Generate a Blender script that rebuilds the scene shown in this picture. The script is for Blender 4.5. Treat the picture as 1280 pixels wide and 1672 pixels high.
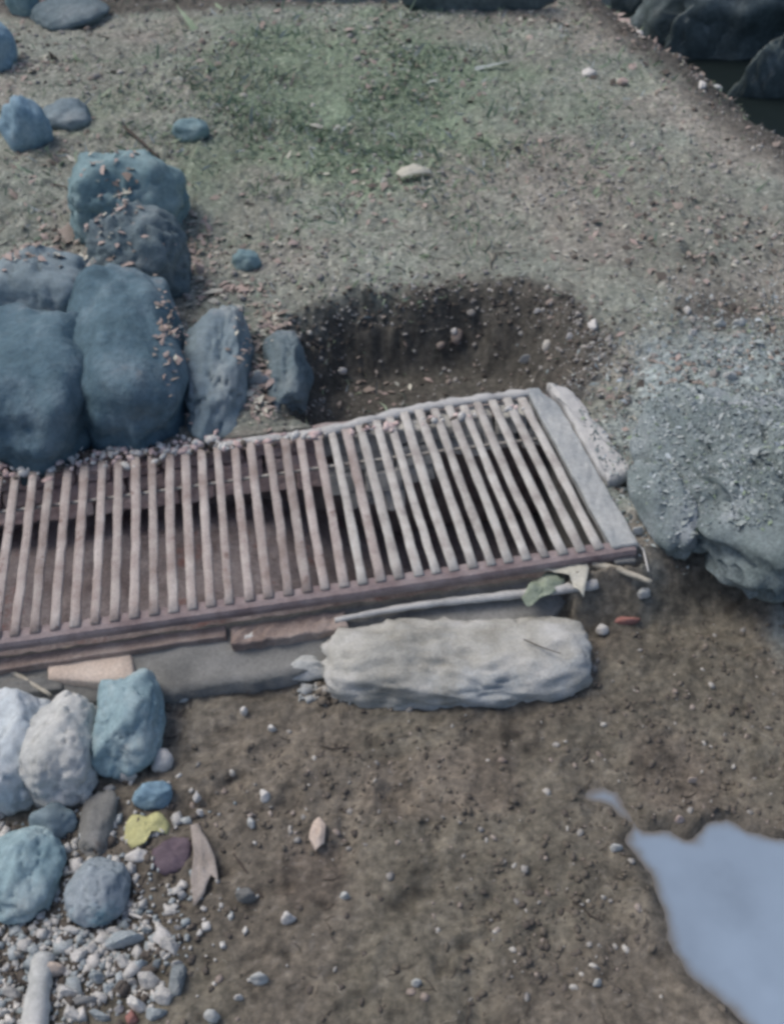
import bpy, math, random
import numpy as np
from mathutils import Matrix, Vector

for o in list(bpy.data.objects): bpy.data.objects.remove(o)
SC = bpy.context.scene
COL = SC.collection
R_ = math.radians
random.seed(7)
RNG = np.random.default_rng(11)

# ------------------------------------------------------------------ camera, world, sun
CAM_H, FPX, CX, CY = 1.6, 1673.0, 640.0, 836.0
PITCH, ROLL = R_(44.64), R_(2.26)
_F = np.array([0, math.cos(PITCH), -math.sin(PITCH)])
_D0 = np.array([0, -math.sin(PITCH), -math.cos(PITCH)])
_R0 = np.array([1.0, 0, 0])
CR = math.cos(ROLL)*_R0 + math.sin(ROLL)*_D0
CD = -math.sin(ROLL)*_R0 + math.cos(ROLL)*_D0
cam_d = bpy.data.cameras.new('camera'); cam = bpy.data.objects.new('camera', cam_d); COL.objects.link(cam)
cam_d.sensor_fit = 'VERTICAL'; cam_d.sensor_height = 24.0; cam_d.lens = 24.0*FPX/1672.0
cam_d.clip_start = 0.02; cam_d.clip_end = 300
U = -CD; B = -_F
cam.matrix_world = Matrix(((CR[0], U[0], B[0], 0), (CR[1], U[1], B[1], 0), (CR[2], U[2], B[2], CAM_H), (0, 0, 0, 1)))
cam_d.dof.use_dof = True; cam_d.dof.focus_distance = 1.95; cam_d.dof.aperture_fstop = 4.0
SC.camera = cam

SUN_EL, SUN_AZ = R_(58), R_(-62)          # azimuth measured from +Y towards +X
w = bpy.data.worlds.new('World'); SC.world = w; w.use_nodes = True
nt = w.node_tree; nt.nodes.clear()
sky = nt.nodes.new('ShaderNodeTexSky'); sky.sky_type = 'NISHITA'; sky.sun_disc = False
sky.sun_elevation = SUN_EL; sky.sun_rotation = SUN_AZ
sky.air_density = 1.0; sky.dust_density = 4.0; sky.ozone_density = 1.0
bg = nt.nodes.new('ShaderNodeBackground'); bg.inputs[1].default_value = 0.1
wo = nt.nodes.new('ShaderNodeOutputWorld')
nt.links.new(sky.outputs[0], bg.inputs[0]); nt.links.new(bg.outputs[0], wo.inputs[0])
sd = bpy.data.lights.new('sun', 'SUN'); sd.energy = 1.2; sd.angle = R_(26); sd.color = (1, 0.93, 0.84)
so = bpy.data.objects.new('sun', sd); COL.objects.link(so)
sdir = Vector((math.sin(SUN_AZ)*math.cos(SUN_EL), math.cos(SUN_AZ)*math.cos(SUN_EL), math.sin(SUN_EL)))
so.rotation_euler = sdir.to_track_quat('Z', 'Y').to_euler(); so.location = (0, 0, 6)
SC.view_settings.view_transform = 'Standard'; SC.view_settings.look = 'None'
SC.view_settings.exposure = 0.36; SC.view_settings.gamma = 1.0; SC.view_settings.use_curve_mapping = False
SC.cycles.pixel_filter_type = 'BLACKMAN_HARRIS'; SC.cycles.filter_width = 3.3
SC.cycles.max_bounces = 6

# ------------------------------------------------------------------ numpy noise
def _hash(ix, iy, iz, seed):
    n = (ix.astype(np.int64)*374761393 + iy.astype(np.int64)*668265263 + iz.astype(np.int64)*2147483647 + seed*1274126177) & 0xffffffff
    n = ((n ^ (n >> 13))*1274126177) & 0xffffffff
    n = ((n ^ (n >> 16))*2246822519) & 0xffffffff
    return ((n ^ (n >> 15)) & 0xffffff)/float(0xffffff)
def vnoise(x, y, z=None, seed=0):
    x = np.asarray(x, float); y = np.asarray(y, float)
    ix = np.floor(x); iy = np.floor(y); fx = x-ix; fy = y-iy
    fx = fx*fx*fx*(fx*(fx*6-15)+10); fy = fy*fy*fy*(fy*(fy*6-15)+10)
    if z is None:
        zz = np.zeros_like(ix)
        a = _hash(ix, iy, zz, seed); b = _hash(ix+1, iy, zz, seed); c = _hash(ix, iy+1, zz, seed); d = _hash(ix+1, iy+1, zz, seed)
        return (a+(b-a)*fx)*(1-fy)+(c+(d-c)*fx)*fy
    z = np.asarray(z, float); iz = np.floor(z); fz = z-iz; fz = fz*fz*(3-2*fz)
    r = []
    for k in (0, 1):
        a = _hash(ix, iy, iz+k, seed); b = _hash(ix+1, iy, iz+k, seed); c = _hash(ix, iy+1, iz+k, seed); d = _hash(ix+1, iy+1, iz+k, seed)
        r.append((a+(b-a)*fx)*(1-fy)+(c+(d-c)*fx)*fy)
    return r[0]*(1-fz)+r[1]*fz
def fbm(x, y, z=None, octv=4, seed=0, gain=0.5):
    s = 0; a = 1; t = 0; f = 1
    for i in range(octv):
        s = s + a*(vnoise(x*f+i*17.3, y*f+i*9.1, None if z is None else z*f+i*5.7, seed+i)-0.5)*2; t += a; a *= gain; f *= 2.03
    return s/t
def sst(a, b, x):
    t = np.clip((x-a)/(b-a), 0, 1); return t*t*(3-2*t)

# ------------------------------------------------------------------ a photo point on a level plane
def px(u, v, z=0.0):
    d = CR*(u-CX)/FPX + CD*(v-CY)/FPX + _F
    t = (z-CAM_H)/d[2]
    return np.array([d[0]*t, d[1]*t, z])

# grate frame: s runs along the grate (0 = right-hand front corner), n across it (away from viewer)
GA = R_(8.2); GO = np.array([0.520, 1.492])
GE = np.array([math.cos(GA), math.sin(GA)]); GN = np.array([-math.sin(GA), math.cos(GA)])
def g2w(s, n, z=0.0):
    p = GO + GE*s + GN*n; return (p[0], p[1], z)
def w2g(x, y):
    dx = x-GO[0]; dy = y-GO[1]; return dx*GE[0]+dy*GE[1], dx*GN[0]+dy*GN[1]

def seg_sd(poly, x, y):
    """signed distance to a closed polygon, positive inside"""
    n = len(poly); d = np.full(np.shape(x), 1e9); ins = np.zeros(np.shape(x), bool)
    for i in range(n):
        ax, ay = poly[i][:2]; bx, by = poly[(i+1) % n][:2]
        ex, ey = bx-ax, by-ay; wx, wy = x-ax, y-ay
        t = np.clip((wx*ex+wy*ey)/(ex*ex+ey*ey+1e-12), 0, 1)
        d = np.minimum(d, np.hypot(wx-ex*t, wy-ey*t))
        c = ((ay > y) != (by > y)) & (x < ex*(y-ay)/(ey if abs(ey) > 1e-9 else 1e-9)+ax)
        ins ^= c
    return np.where(ins, d, -d)
ZF = -0.125                                  # mud level in front of the drain
ZP = ZF-0.010                                # puddle level
PUD = [px(u, v, ZP) for u, v in [(1008, 1378), (1024, 1345), (996, 1322), (950, 1308), (946, 1293), (985, 1281), (1014, 1292), (1020, 1314), (1046, 1346), (1095, 1345), (1120, 1362), (1150, 1338), (1185, 1330), (1280, 1368), (1420, 1400), (1560, 1560), (1500, 1800), (1280, 1830),
       (1215, 1690), (1175, 1650), (1110, 1590), (1085, 1555), (1068, 1480), (1050, 1430), (1025, 1400)]]
DA, DB = px(935, 0), px(1280, 262)
HC = px(712, 566)

def height(x, y, fine=True):
    x = np.asarray(x, float); y = np.asarray(y, float)
    s, n = w2g(x, y)
    # step down from the back to the front of the drain; softer to the right of it
    tl = sst(-0.13, 0.0, n); tr = sst(-0.38, 0.30, n-0.1*s)
    k = sst(-0.02, 0.25, s)
    t = tl*(1-k)+tr*k
    far = sst(2.2, 5.0, y)
    zb = -0.012 + 0.03*fbm(x*1.1, y*1.1, seed=3, octv=3)*sst(0.55, 1.0, n) + 0.05*far
    zf = ZF + 0.014*fbm(x*3.2, y*3.2, seed=5, octv=3)
    z = zf*(1-t)+zb*t
    # bank under the boulders, upper left
    z = z + 0.05*np.exp(-((x+1.25)/0.5)**2-((y-2.5)/0.6)**2)
    # frosty mound to the right of the grate
    m = px(1240, 700)
    z = z + 0.075*np.exp(-((x-m[0]-0.05)/0.30)**2-((y-m[1])/0.34)**2)
    # dips
    for (u, v, r, dp) in [(1175, 935, 0.085, 0.035), (1125, 428, 0.028, 0.03), (1185, 508, 0.10, 0.03), (1040, 790, 0.06, 0.04), (1090, 800, 0.05, 0.035)]:
        c = px(u, v, -0.03); z = z - dp*np.exp(-((x-c[0])**2+(y-c[1])**2)/(r*r))
    # scoured hollow behind the grate
    ang = np.arctan2(y-HC[1], x-HC[0])
    rr = 1+0.10*fbm(np.cos(ang)*1.7+4, np.sin(ang)*1.7+4, seed=8, octv=3)
    hx = (x-HC[0]); hy = (y-HC[1])-0.06*hx
    d = ((np.abs(hx)/0.43)**2.6 + (np.abs(hy)/0.32)**2.6)**(1/2.6)/rr
    z = z - 0.21*(1-sst(0.50, 1.0, d+0.25*hx+0.10*fbm(x*9, y*9, seed=46, octv=4, gain=0.65)))
    # ditch along the top right and far edge
    ex, ey = DB[0]-DA[0], DB[1]-DA[1]; L = math.hypot(ex, ey)
    dl = ((x-DA[0])*(-ey)+(y-DA[1])*ex)/L*1.0
    dl = dl + 0.05*fbm(x*3, y*3, seed=21, octv=3)
    far_y = px(660, 14)[1]-0.06 + 0.22*np.abs(x-0.05)**2 + np.where(x < -0.8, 0.35*(-(x+0.8)), 0)
    d2 = (y-far_y) + 0.04*fbm(x*4, y*4, seed=22, octv=3)
    dd = np.maximum(dl, d2)
    z = z - 0.75*sst(0.0, 0.85, dd)
    # puddles
    sp = seg_sd(PUD, x, y)
    sp = sp + np.where(np.abs(sp) < 0.06, 0.010*fbm(x*22, y*22, seed=34, octv=4), 0)
    near = np.exp(-(np.clip(-sp, 0, 9)/0.06)**2)
    z = z*(1-near*0.8)+ZF*near*0.8
    z = z - 0.030*sst(-0.022, 0.055, sp)
    if fine:
        z = z + (1-t)*(1-sst(-0.01, 0.02, sp))*0.026*(0.40-np.abs(fbm(x*8, y*9, seed=33, octv=4, gain=0.6)))
        rough = (0.4+0.6*t)*(1-sst(-0.01, 0.02, sp))*(0.55+0.9*vnoise(x*2.3, y*2.3, seed=31))
        hol = 1-sst(0.45, 0.7, d)
        rough = rough*(1-0.8*hol)*(1+1.6*np.exp(-((d-0.9)/0.18)**2))
        z = z + rough*(0.010*fbm(x*16, y*16, seed=41, octv=3) + 0.0052*fbm(x*62, y*62, seed=51, octv=3, gain=0.6))
        cl = vnoise(x*34, y*34, seed=61)
        z = z + rough*0.007*sst(0.66, 0.9, cl)
        z = z - (1-t)*0.011*sst(0.70, 0.92, vnoise(x*19+3, y*27, seed=71))*(1-sst(-0.02, 0.0, sp))*sst(0.35, 0.6, vnoise(x*3.1, y*3.1, seed=77))
    # keep the lip by the drain low, cut the drain itself
    lip = sst(0.0, 0.06, -np.maximum(np.maximum(s-0.0, -2.05-s), np.maximum(n-0.58, -0.02-n)))
    z = np.where((s > -2.1) & (s < 0.02) & (n > np.where(s < -0.16, -0.11, -0.03)) & (n < 0.60), np.minimum(z, -0.014-0.10*sst(0.02, -0.08, n)), z)
    cut = (s > -2.03) & (s < -0.045) & (n > -0.03) & (n < 0.545)
    z = np.where(cut, -0.45, z)
    return z

def hit(u, v):
    """where the line of sight through photo point u, v meets the ground"""
    z = 0.0
    for _ in range(14):
        p = px(u, v, z); z = 0.5*z+0.5*float(height(p[0], p[1], False))
    p = px(u, v, z); return p

# ------------------------------------------------------------------ materials
def mat(name, stops, scale=8.0, rough=0.85, bump=0.3, bscale=60.0, detail=8.0, attr=False, rnd=0.0, spec=0.3, coord='Object', dist=0.003, metallic=0.0, spots=None, grain=0.22):
    m = bpy.data.materials.new(name); m.use_nodes = True
    t = m.node_tree; t.nodes.clear(); N = t.nodes.new; K = t.links.new
    out = N('ShaderNodeOutputMaterial'); b = N('ShaderNodeBsdfPrincipled'); K(b.outputs[0], out.inputs[0])
    tc = N('ShaderNodeTexCoord')
    b.inputs['Roughness'].default_value = rough; b.inputs['Specular IOR Level'].default_value = spec
    b.inputs['Metallic'].default_value = metallic
    n1 = N('ShaderNodeTexNoise'); n1.inputs['Scale'].default_value = scale; n1.inputs['Detail'].default_value = detail; n1.inputs['Roughness'].default_value = 0.62
    K(tc.outputs[coord], n1.inputs['Vector'])
    rp = N('ShaderNodeValToRGB'); K(n1.outputs[0], rp.inputs[0])
    e = rp.color_ramp.elements
    ps = np.linspace(0.32, 0.68, len(stops))
    e[0].position = ps[0]; e[0].color = (*stops[0], 1); e[1].position = ps[-1]; e[1].color = (*stops[-1], 1)
    for p, c in list(zip(ps, stops))[1:-1]:
        q = e.new(p); q.color = (*c, 1)
    col = rp.outputs[0]
    if attr:
        a = N('ShaderNodeAttribute'); a.attribute_name = 'Col'
        mx = N('ShaderNodeMix'); mx.data_type = 'RGBA'; mx.blend_type = 'MULTIPLY'; mx.inputs[0].default_value = 1
        K(a.outputs[0], mx.inputs[6]); K(col, mx.inputs[7]); col = mx.outputs[2]
    if spots:
        sc_, th, c2 = spots
        n3 = N('ShaderNodeTexNoise'); n3.inputs['Scale'].default_value = sc_; n3.inputs['Detail'].default_value = 6; n3.inputs['Roughness'].default_value = 0.7
        K(tc.outputs[coord], n3.inputs['Vector'])
        mr = N('ShaderNodeMapRange'); mr.inputs[1].default_value = th; mr.inputs[2].default_value = th+0.09; K(n3.outputs[0], mr.inputs[0])
        mx = N('ShaderNodeMix'); mx.data_type = 'RGBA'; K(mr.outputs[0], mx.inputs[0]); K(col, mx.inputs[6]); mx.inputs[7].default_value = (*c2, 1); col = mx.outputs[2]
    if grain:
        n4 = N('ShaderNodeTexNoise'); n4.inputs['Scale'].default_value = bscale*2.2; n4.inputs['Detail'].default_value = 5; n4.inputs['Roughness'].default_value = 0.75
        K(tc.outputs[coord], n4.inputs['Vector'])
        mr = N('ShaderNodeMapRange'); mr.inputs[1].default_value = 0.3; mr.inputs[2].default_value = 0.7; mr.inputs[3].default_value = 1-grain; mr.inputs[4].default_value = 1+grain; K(n4.outputs[0], mr.inputs[0])
        hv = N('ShaderNodeHueSaturation'); K(mr.outputs[0], hv.inputs['Value']); K(col, hv.inputs['Color']); col = hv.outputs[0]
    if rnd:
        oi = N('ShaderNodeObjectInfo'); mr = N('ShaderNodeMapRange'); K(oi.outputs['Random'], mr.inputs[0]); mr.inputs[3].default_value = 1-rnd; mr.inputs[4].default_value = 1+rnd
        hs = N('ShaderNodeHueSaturation'); K(mr.outputs[0], hs.inputs['Value']); K(col, hs.inputs['Color']); col = hs.outputs[0]
    K(col, b.inputs['Base Color'])
    n2 = N('ShaderNodeTexNoise'); n2.inputs['Scale'].default_value = bscale; n2.inputs['Detail'].default_value = 6; n2.inputs['Roughness'].default_value = 0.65
    K(tc.outputs[coord], n2.inputs['Vector'])
    bp = N('ShaderNodeBump'); bp.inputs['Strength'].default_value = bump; bp.inputs['Distance'].default_value = dist
    K(n2.outputs[0], bp.inputs['Height']); K(bp.outputs[0], b.inputs['Normal'])
    return m

M = {}
M['ground'] = mat('ground', [(0.60,)*3, (1.0, 0.99, 0.97), (1.45, 1.43, 1.38)], 70, 0.82, 0.9, 200, attr=True, spec=0.35, dist=0.005, grain=0.18)
M['bluerock'] = mat('blue_grey_stone', [(0.085, 0.130, 0.155), (0.140, 0.190, 0.215), (0.22, 0.265, 0.285)], 6, 0.85, 1.0, 24, dist=0.010, spots=(9, 0.66, (0.24, 0.23, 0.23)))
M['darkblue'] = mat('dark_blue_stone', [(0.052, 0.100, 0.130), (0.092, 0.158, 0.202), (0.18, 0.25, 0.295)], 5, 0.85, 1.0, 22, dist=0.012, spots=(5, 0.62, (0.20, 0.21, 0.22)))
M['slatey'] = mat('slate_blue_stone', [(0.115, 0.165, 0.195), (0.18, 0.24, 0.275), (0.27, 0.315, 0.335)], 5, 0.8, 0.5, 24, spots=(7, 0.62, (0.22, 0.20, 0.20)))
M['teal'] = mat('teal_stone', [(0.12, 0.205, 0.235), (0.18, 0.28, 0.31), (0.26, 0.35, 0.365)], 6, 0.75, 0.4, 26, spots=(10, 0.66, (0.30, 0.29, 0.27)))
M['paleteal'] = mat('pale_teal_stone', [(0.18, 0.28, 0.32), (0.26, 0.37, 0.41), (0.38, 0.46, 0.48)], 7, 0.8, 0.6, 40, spots=(8, 0.62, (0.40, 0.42, 0.41)))
M['bluegrey'] = mat('round_blue_grey_stone', [(0.20, 0.25, 0.28), (0.28, 0.33, 0.37), (0.36, 0.42, 0.45)], 6, 0.8, 0.6, 40, spots=(5, 0.55, (0.20, 0.32, 0.38)))
M['cyan'] = mat('cyan_blue_stone', [(0.15, 0.25, 0.33), (0.21, 0.33, 0.42), (0.30, 0.40, 0.46)], 8, 0.7, 0.35, 30)
M['palerock'] = mat('pale_grey_stone', [(0.36, 0.385, 0.385), (0.46, 0.48, 0.475), (0.55, 0.56, 0.55)], 7, 0.85, 0.5, 30, spots=(12, 0.64, (0.29, 0.29, 0.25)))
M['paleblue'] = mat('pale_blue_stone', [(0.36, 0.43, 0.48), (0.46, 0.52, 0.56), (0.56, 0.60, 0.62)], 7, 0.8, 0.5, 30, spots=(14, 0.66, (0.28, 0.29, 0.27)))
M['rubble'] = mat('rubble_stone', [(0.32, 0.33, 0.33), (0.43, 0.43, 0.42), (0.54, 0.54, 0.52)], 30, 0.85, 0.5, 90, rnd=0.28)
M['rubbleb'] = mat('bluish_rubble', [(0.20, 0.24, 0.26), (0.29, 0.33, 0.35), (0.40, 0.43, 0.44)], 30, 0.85, 0.5, 90, rnd=0.3)
M['white'] = mat('white_stone', [(0.50, 0.50, 0.49), (0.62, 0.61, 0.59)], 40, 0.7, 0.3, 90)
M['bar'] = mat('weathered_bar', [(0.24, 0.195, 0.18), (0.36, 0.32, 0.305), (0.47, 0.44, 0.42)], 11, 0.85, 0.8, 130, spots=(18, 0.60, (0.17, 0.115, 0.105)), rnd=0.14, grain=0.35)
M['barpale'] = mat('pale_crusted_bar', [(0.30, 0.28, 0.27), (0.43, 0.42, 0.40), (0.52, 0.52, 0.50)], 20, 0.85, 0.6, 160, spots=(34, 0.68, (0.20, 0.16, 0.15)), rnd=0.08)
M['rail'] = mat('rusted_rail', [(0.17, 0.13, 0.135), (0.25, 0.21, 0.215), (0.33, 0.29, 0.295)], 14, 0.8, 0.5, 120, spots=(6, 0.60, (0.10, 0.065, 0.07)))
M['railpale'] = mat('pale_rail', [(0.32, 0.33, 0.34), (0.46, 0.47, 0.47), (0.54, 0.54, 0.53)], 18, 0.75, 0.4, 120, spots=(20, 0.70, (0.22, 0.19, 0.18)))
M['plate'] = mat('end_plate_zinc', [(0.25, 0.28, 0.30), (0.35, 0.375, 0.385), (0.42, 0.44, 0.44)], 9, 0.7, 0.4, 60, spots=(14, 0.68, (0.20, 0.21, 0.22)))
M['brick'] = mat('pinkish_brick', [(0.38, 0.28, 0.27), (0.52, 0.42, 0.41), (0.60, 0.53, 0.51)], 14, 0.9, 0.7, 70, rnd=0.15, spots=(12, 0.60, (0.58, 0.56, 0.55)))
M['wallstone'] = mat('grey_wall_stone', [(0.34, 0.35, 0.34), (0.48, 0.49, 0.48), (0.58, 0.59, 0.58)], 14, 0.9, 0.7, 60, rnd=0.2)
M['mortar'] = mat('mortar', [(0.20, 0.16, 0.16), (0.30, 0.26, 0.255), (0.42, 0.38, 0.37)], 20, 0.95, 0.8, 80)
M['floor'] = mat('drain_silt', [(0.20, 0.165, 0.165), (0.33, 0.29, 0.29), (0.44, 0.40, 0.41)], 9, 0.7, 0.9, 50, spots=(7, 0.58, (0.30, 0.17, 0.16)), grain=0.35)
M['concrete'] = mat('grey_concrete', [(0.13, 0.135, 0.135), (0.19, 0.195, 0.19), (0.26, 0.265, 0.26)], 8, 0.9, 0.5, 70, spots=(7, 0.60, (0.14, 0.115, 0.10)))
M['wood'] = mat('weathered_wood', [(0.17, 0.13, 0.115), (0.28, 0.23, 0.21), (0.38, 0.33, 0.30)], 12, 0.85, 0.5, 90)
M['pinkblock'] = mat('pale_pink_block', [(0.44, 0.37, 0.32), (0.54, 0.46, 0.40), (0.60, 0.53, 0.47)], 12, 0.9, 0.4, 60, spots=(14, 0.70, (0.34, 0.28, 0.24)))
M['sack'] = mat('chalky_sack', [(0.24, 0.24, 0.215), (0.385, 0.39, 0.365), (0.51, 0.52, 0.51)], 9, 0.95, 0.9, 90, spots=(3.2, 0.53, (0.40, 0.43, 0.44)))
M['yellow'] = mat('yellow_leaf', [(0.38, 0.38, 0.19), (0.50, 0.50, 0.26)], 30, 0.7, 0.2, 80)
M['purple'] = mat('purple_leaf', [(0.085, 0.065, 0.085), (0.14, 0.11, 0.135)], 30, 0.7, 0.3, 80)
M['paleleaf'] = mat('withered_pale_leaf', [(0.42, 0.42, 0.36), (0.55, 0.55, 0.49)], 20, 0.7, 0.2, 80)
M['husk'] = mat('dry_pinkish_husk', [(0.24, 0.215, 0.195), (0.36, 0.33, 0.31)], 18, 0.85, 0.4, 80)
M['greenleaf'] = mat('grey_green_leaf', [(0.20, 0.25, 0.19), (0.34, 0.39, 0.32)], 40, 0.8, 0.3, 90)
M['twig'] = mat('dark_twig', [(0.055, 0.045, 0.04), (0.10, 0.085, 0.075)], 50, 0.9, 0.4, 120)
M['palestick'] = mat('pale_stick', [(0.30, 0.28, 0.23), (0.46, 0.44, 0.38)], 30, 0.8, 0.3, 100)
M['redbit'] = mat('reddish_shard', [(0.25, 0.11, 0.095), (0.36, 0.20, 0.18)], 40, 0.8, 0.3, 80)
M['pinkbit'] = mat('pinkish_shard', [(0.33, 0.265, 0.245), (0.44, 0.37, 0.345)], 40, 0.8, 0.3, 80)
M['grit'] = mat('grit', [(0.20, 0.195, 0.19), (0.28, 0.275, 0.265), (0.37, 0.365, 0.35)], 3, 0.9, 0.3, 80, coord='Object')
M['gritpale'] = mat('pale_grit', [(0.36, 0.35, 0.33), (0.50, 0.49, 0.46)], 5, 0.85, 0.2, 80)
M['gritdark'] = mat('dark_clod', [(0.075, 0.066, 0.058), (0.14, 0.125, 0.112)], 5, 0.9, 0.3, 80)
M['litter'] = mat('leaf_litter', [(0.20, 0.165, 0.145), (0.29, 0.25, 0.225), (0.38, 0.345, 0.315)], 9, 0.85, 0.2, 80)
M['grass'] = mat('dull_grass', [(0.17, 0.235, 0.165), (0.26, 0.34, 0.24), (0.36, 0.44, 0.33)], 7, 0.75, 0.1, 80, detail=3)
M['frost'] = mat('frosty_ground_cover', [(0.24, 0.285, 0.285), (0.35, 0.40, 0.405), (0.46, 0.51, 0.52)], 6, 0.8, 0.1, 80, detail=3)

def water(name, base, rough, bumpscale, bump, spec=0.5, attr=False):
    m = mat(name, [tuple(c*0.90 for c in base), base, tuple(min(1, c*1.10) for c in base)], 5, rough, bump, bumpscale, detail=4, spec=spec, dist=0.002, grain=0, attr=attr)
    m.node_tree.nodes['Principled BSDF'].inputs['IOR'].default_value = 1.33
    return m
M['puddle'] = water('milky_blue_water', (1.0, 1.0, 1.0), 0.10, 9, 0.25, attr=True)
M['ditch'] = water('dark_ditch_water', (0.013, 0.020, 0.021), 0.30, 5, 0.8, spec=0.18)

# ------------------------------------------------------------------ mesh helpers
def obj(name, verts, faces, material, parent=None, smooth=False, mats=None, midx=None):
    me = bpy.data.meshes.new(name); me.from_pydata([tuple(map(float, v)) for v in verts], [], [tuple(map(int, f)) for f in faces])
    for m in (mats or [material]): me.materials.append(m)
    if midx is not None: me.polygons.foreach_set('material_index', np.asarray(midx, np.int32))
    if smooth: me.polygons.foreach_set('use_smooth', np.ones(len(me.polygons), bool))
    me.update()
    o = bpy.data.objects.new(name, me); COL.objects.link(o)
    if parent: o.parent = parent
    return o
def tag(o, label=None, cat=None, group=None, kind=None):
    if label: o['label'] = label
    if cat: o['category'] = cat
    if group: o['group'] = group
    if kind: o['kind'] = kind
    return o
def empty(name, loc):
    o = bpy.data.objects.new(name, None); COL.objects.link(o); o.location = loc; o.empty_display_size = 0.05; return o

def ico(sub):
    import bmesh
    bm = bmesh.new(); bmesh.ops.create_icosphere(bm, subdivisions=sub, radius=1.0)
    v = np.array([x.co[:] for x in bm.verts]); f = np.array([[q.index for q in fc.verts] for fc in bm.faces]); bm.free()
    return v, f
ICO = {k: ico(k) for k in (1, 2, 3, 4, 5)}

def rock_shape(sub, seed, rough=0.22, facets=7, flat=0.75, fine=0.04, planes=None):
    """unit boulder: sphere cut by a few random planes, then broken up by noise"""
    v, f = ICO[sub]; v = v.copy(); r = np.random.default_rng(seed)
    d = v/np.linalg.norm(v, axis=1)[:, None]
    rad = np.ones(len(v))
    for i in range(facets+3):
        n = r.normal(size=3); n[2] = abs(n[2])*0.8; n /= np.linalg.norm(n)
        c = r.uniform(flat, 1.0); dn = d@n
        lim = np.where(dn > 0.05, c/np.maximum(dn, 0.05), 9)
        rad = np.minimum(rad, lim)
    rad *= 1+rough*fbm(d[:, 0]*1.6+seed, d[:, 1]*1.6, d[:, 2]*1.6, octv=3, seed=seed)
    rad *= 1+fine*fbm(d[:, 0]*6+seed, d[:, 1]*6, d[:, 2]*6, octv=4, seed=seed+9, gain=0.6)
    rid = np.abs(fbm(d[:, 0]*2.3-seed, d[:, 1]*2.3, d[:, 2]*2.3, octv=4, seed=seed+5))
    rad *= 1-1.6*fine*(1-sst(0.0, 0.07, rid))
    return d*rad[:, None], f

def rock(name, u, v, ru, rv, hgt, m, label, cat='stone', seed=1, rot=0.0, sub=4, sink=0.25, facets=7, flat=0.75, rough=0.22, fine=0.04, group=None, zoff=0.0, tilt=(0, 0), squ=None, smooth=True):
    """stone whose middle shows at photo point u,v, ru/rv = half sizes there in photo px, hgt = real height"""
    p = hit(u, v); dist = np.linalg.norm(p-np.array([0, 0, CAM_H])); dep = np.dot(p-np.array([0, 0, CAM_H]), _F)
    el = math.asin((CAM_H-p[2])/dist)
    sx = ru*dep/FPX
    hv = 2*rv*dep/FPX                               # apparent full height in metres
    sy = max(0.35*hv, (hv-hgt*0.75*math.cos(el))/math.sin(el))/2
    vs, fs = rock_shape(sub, seed, rough, facets, flat, fine)
    if squ:                                          # squarer plan
        pw = 2/squ; L = np.linalg.norm(vs, axis=1); dn = vs/L[:, None]
        vs = vs/((np.abs(dn)**pw).sum(1)**(1/pw))[:, None]
    vs = vs*np.array([sx, sy, hgt*(0.5+sink*0.5)])
    c, s = math.cos(rot), math.sin(rot)
    vs = np.stack([vs[:, 0]*c-vs[:, 1]*s, vs[:, 0]*s+vs[:, 1]*c, vs[:, 2]], 1)
    vs[:, 2] += tilt[0]*vs[:, 0]+tilt[1]*vs[:, 1]
    # stand it so that its middle is in line with u,v
    cz = hgt*0.30
    q = px(u, v, p[2]+cz)
    gz = float(height(q[0], q[1], False))
    o = obj(name, vs, fs, m, smooth=smooth)
    o.location = (q[0], q[1], gz+hgt*(0.5-sink*0.5)+zoff)
    if label: tag(o, label, cat, group)
    return o

def box_mesh(s0, s1, n0, n1, z0, z1, nx=1, jit=0.0, seed=0, ny=1, nz=1):
    """box in the grate frame, gridded and roughened; returns world verts, faces"""
    r = np.random.default_rng(seed)
    key = {}; V = []; Fs = []
    def vid(i, j, k):
        if (i, j, k) not in key:
            key[(i, j, k)] = len(V)
            a = s0+(s1-s0)*i/nx; b = n0+(n1-n0)*j/ny; c = z0+(z1-z0)*k/nz
            jx, jy, jz = r.uniform(-jit, jit, 3)
            x, y, z = g2w(a+jx, b+jy, c+jz); V.append((x, y, z))
        return key[(i, j, k)]
    for i in range(nx):
        for j in range(ny):
            Fs.append((vid(i, j, 0), vid(i, j+1, 0), vid(i+1, j+1, 0), vid(i+1, j, 0)))
            Fs.append((vid(i, j, nz), vid(i+1, j, nz), vid(i+1, j+1, nz), vid(i, j+1, nz)))
        for k in range(nz):
            Fs.append((vid(i, 0, k), vid(i+1, 0, k), vid(i+1, 0, k+1), vid(i, 0, k+1)))
            Fs.append((vid(i, ny, k), vid(i, ny, k+1), vid(i+1, ny, k+1), vid(i+1, ny, k)))
    for j in range(ny):
        for k in range(nz):
            Fs.append((vid(0, j, k), vid(0, j, k+1), vid(0, j+1, k+1), vid(0, j+1, k)))
            Fs.append((vid(nx, j, k), vid(nx, j+1, k), vid(nx, j+1, k+1), vid(nx, j, k+1)))
    return V, Fs
def gbox(name, s0, s1, n0, n1, z0, z1, m, parent=None, nx=1, ny=1, nz=1, jit=0.0, seed=0, bev=0.004, seg=2):
    V, Fs = box_mesh(s0, s1, n0, n1, z0, z1, nx, jit, seed, ny, nz)
    c = np.mean(V, axis=0)
    base = np.array(parent.location) if parent else c
    V = np.array(V)-(base if parent else c)
    o = obj(name, V, Fs, m, parent, smooth=False)
    if not parent: o.location = c
    if bev:
        md = o.modifiers.new('bevel', 'BEVEL'); md.width = bev; md.segments = seg; md.limit_method = 'ANGLE'; md.angle_limit = R_(50)
    return o

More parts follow.
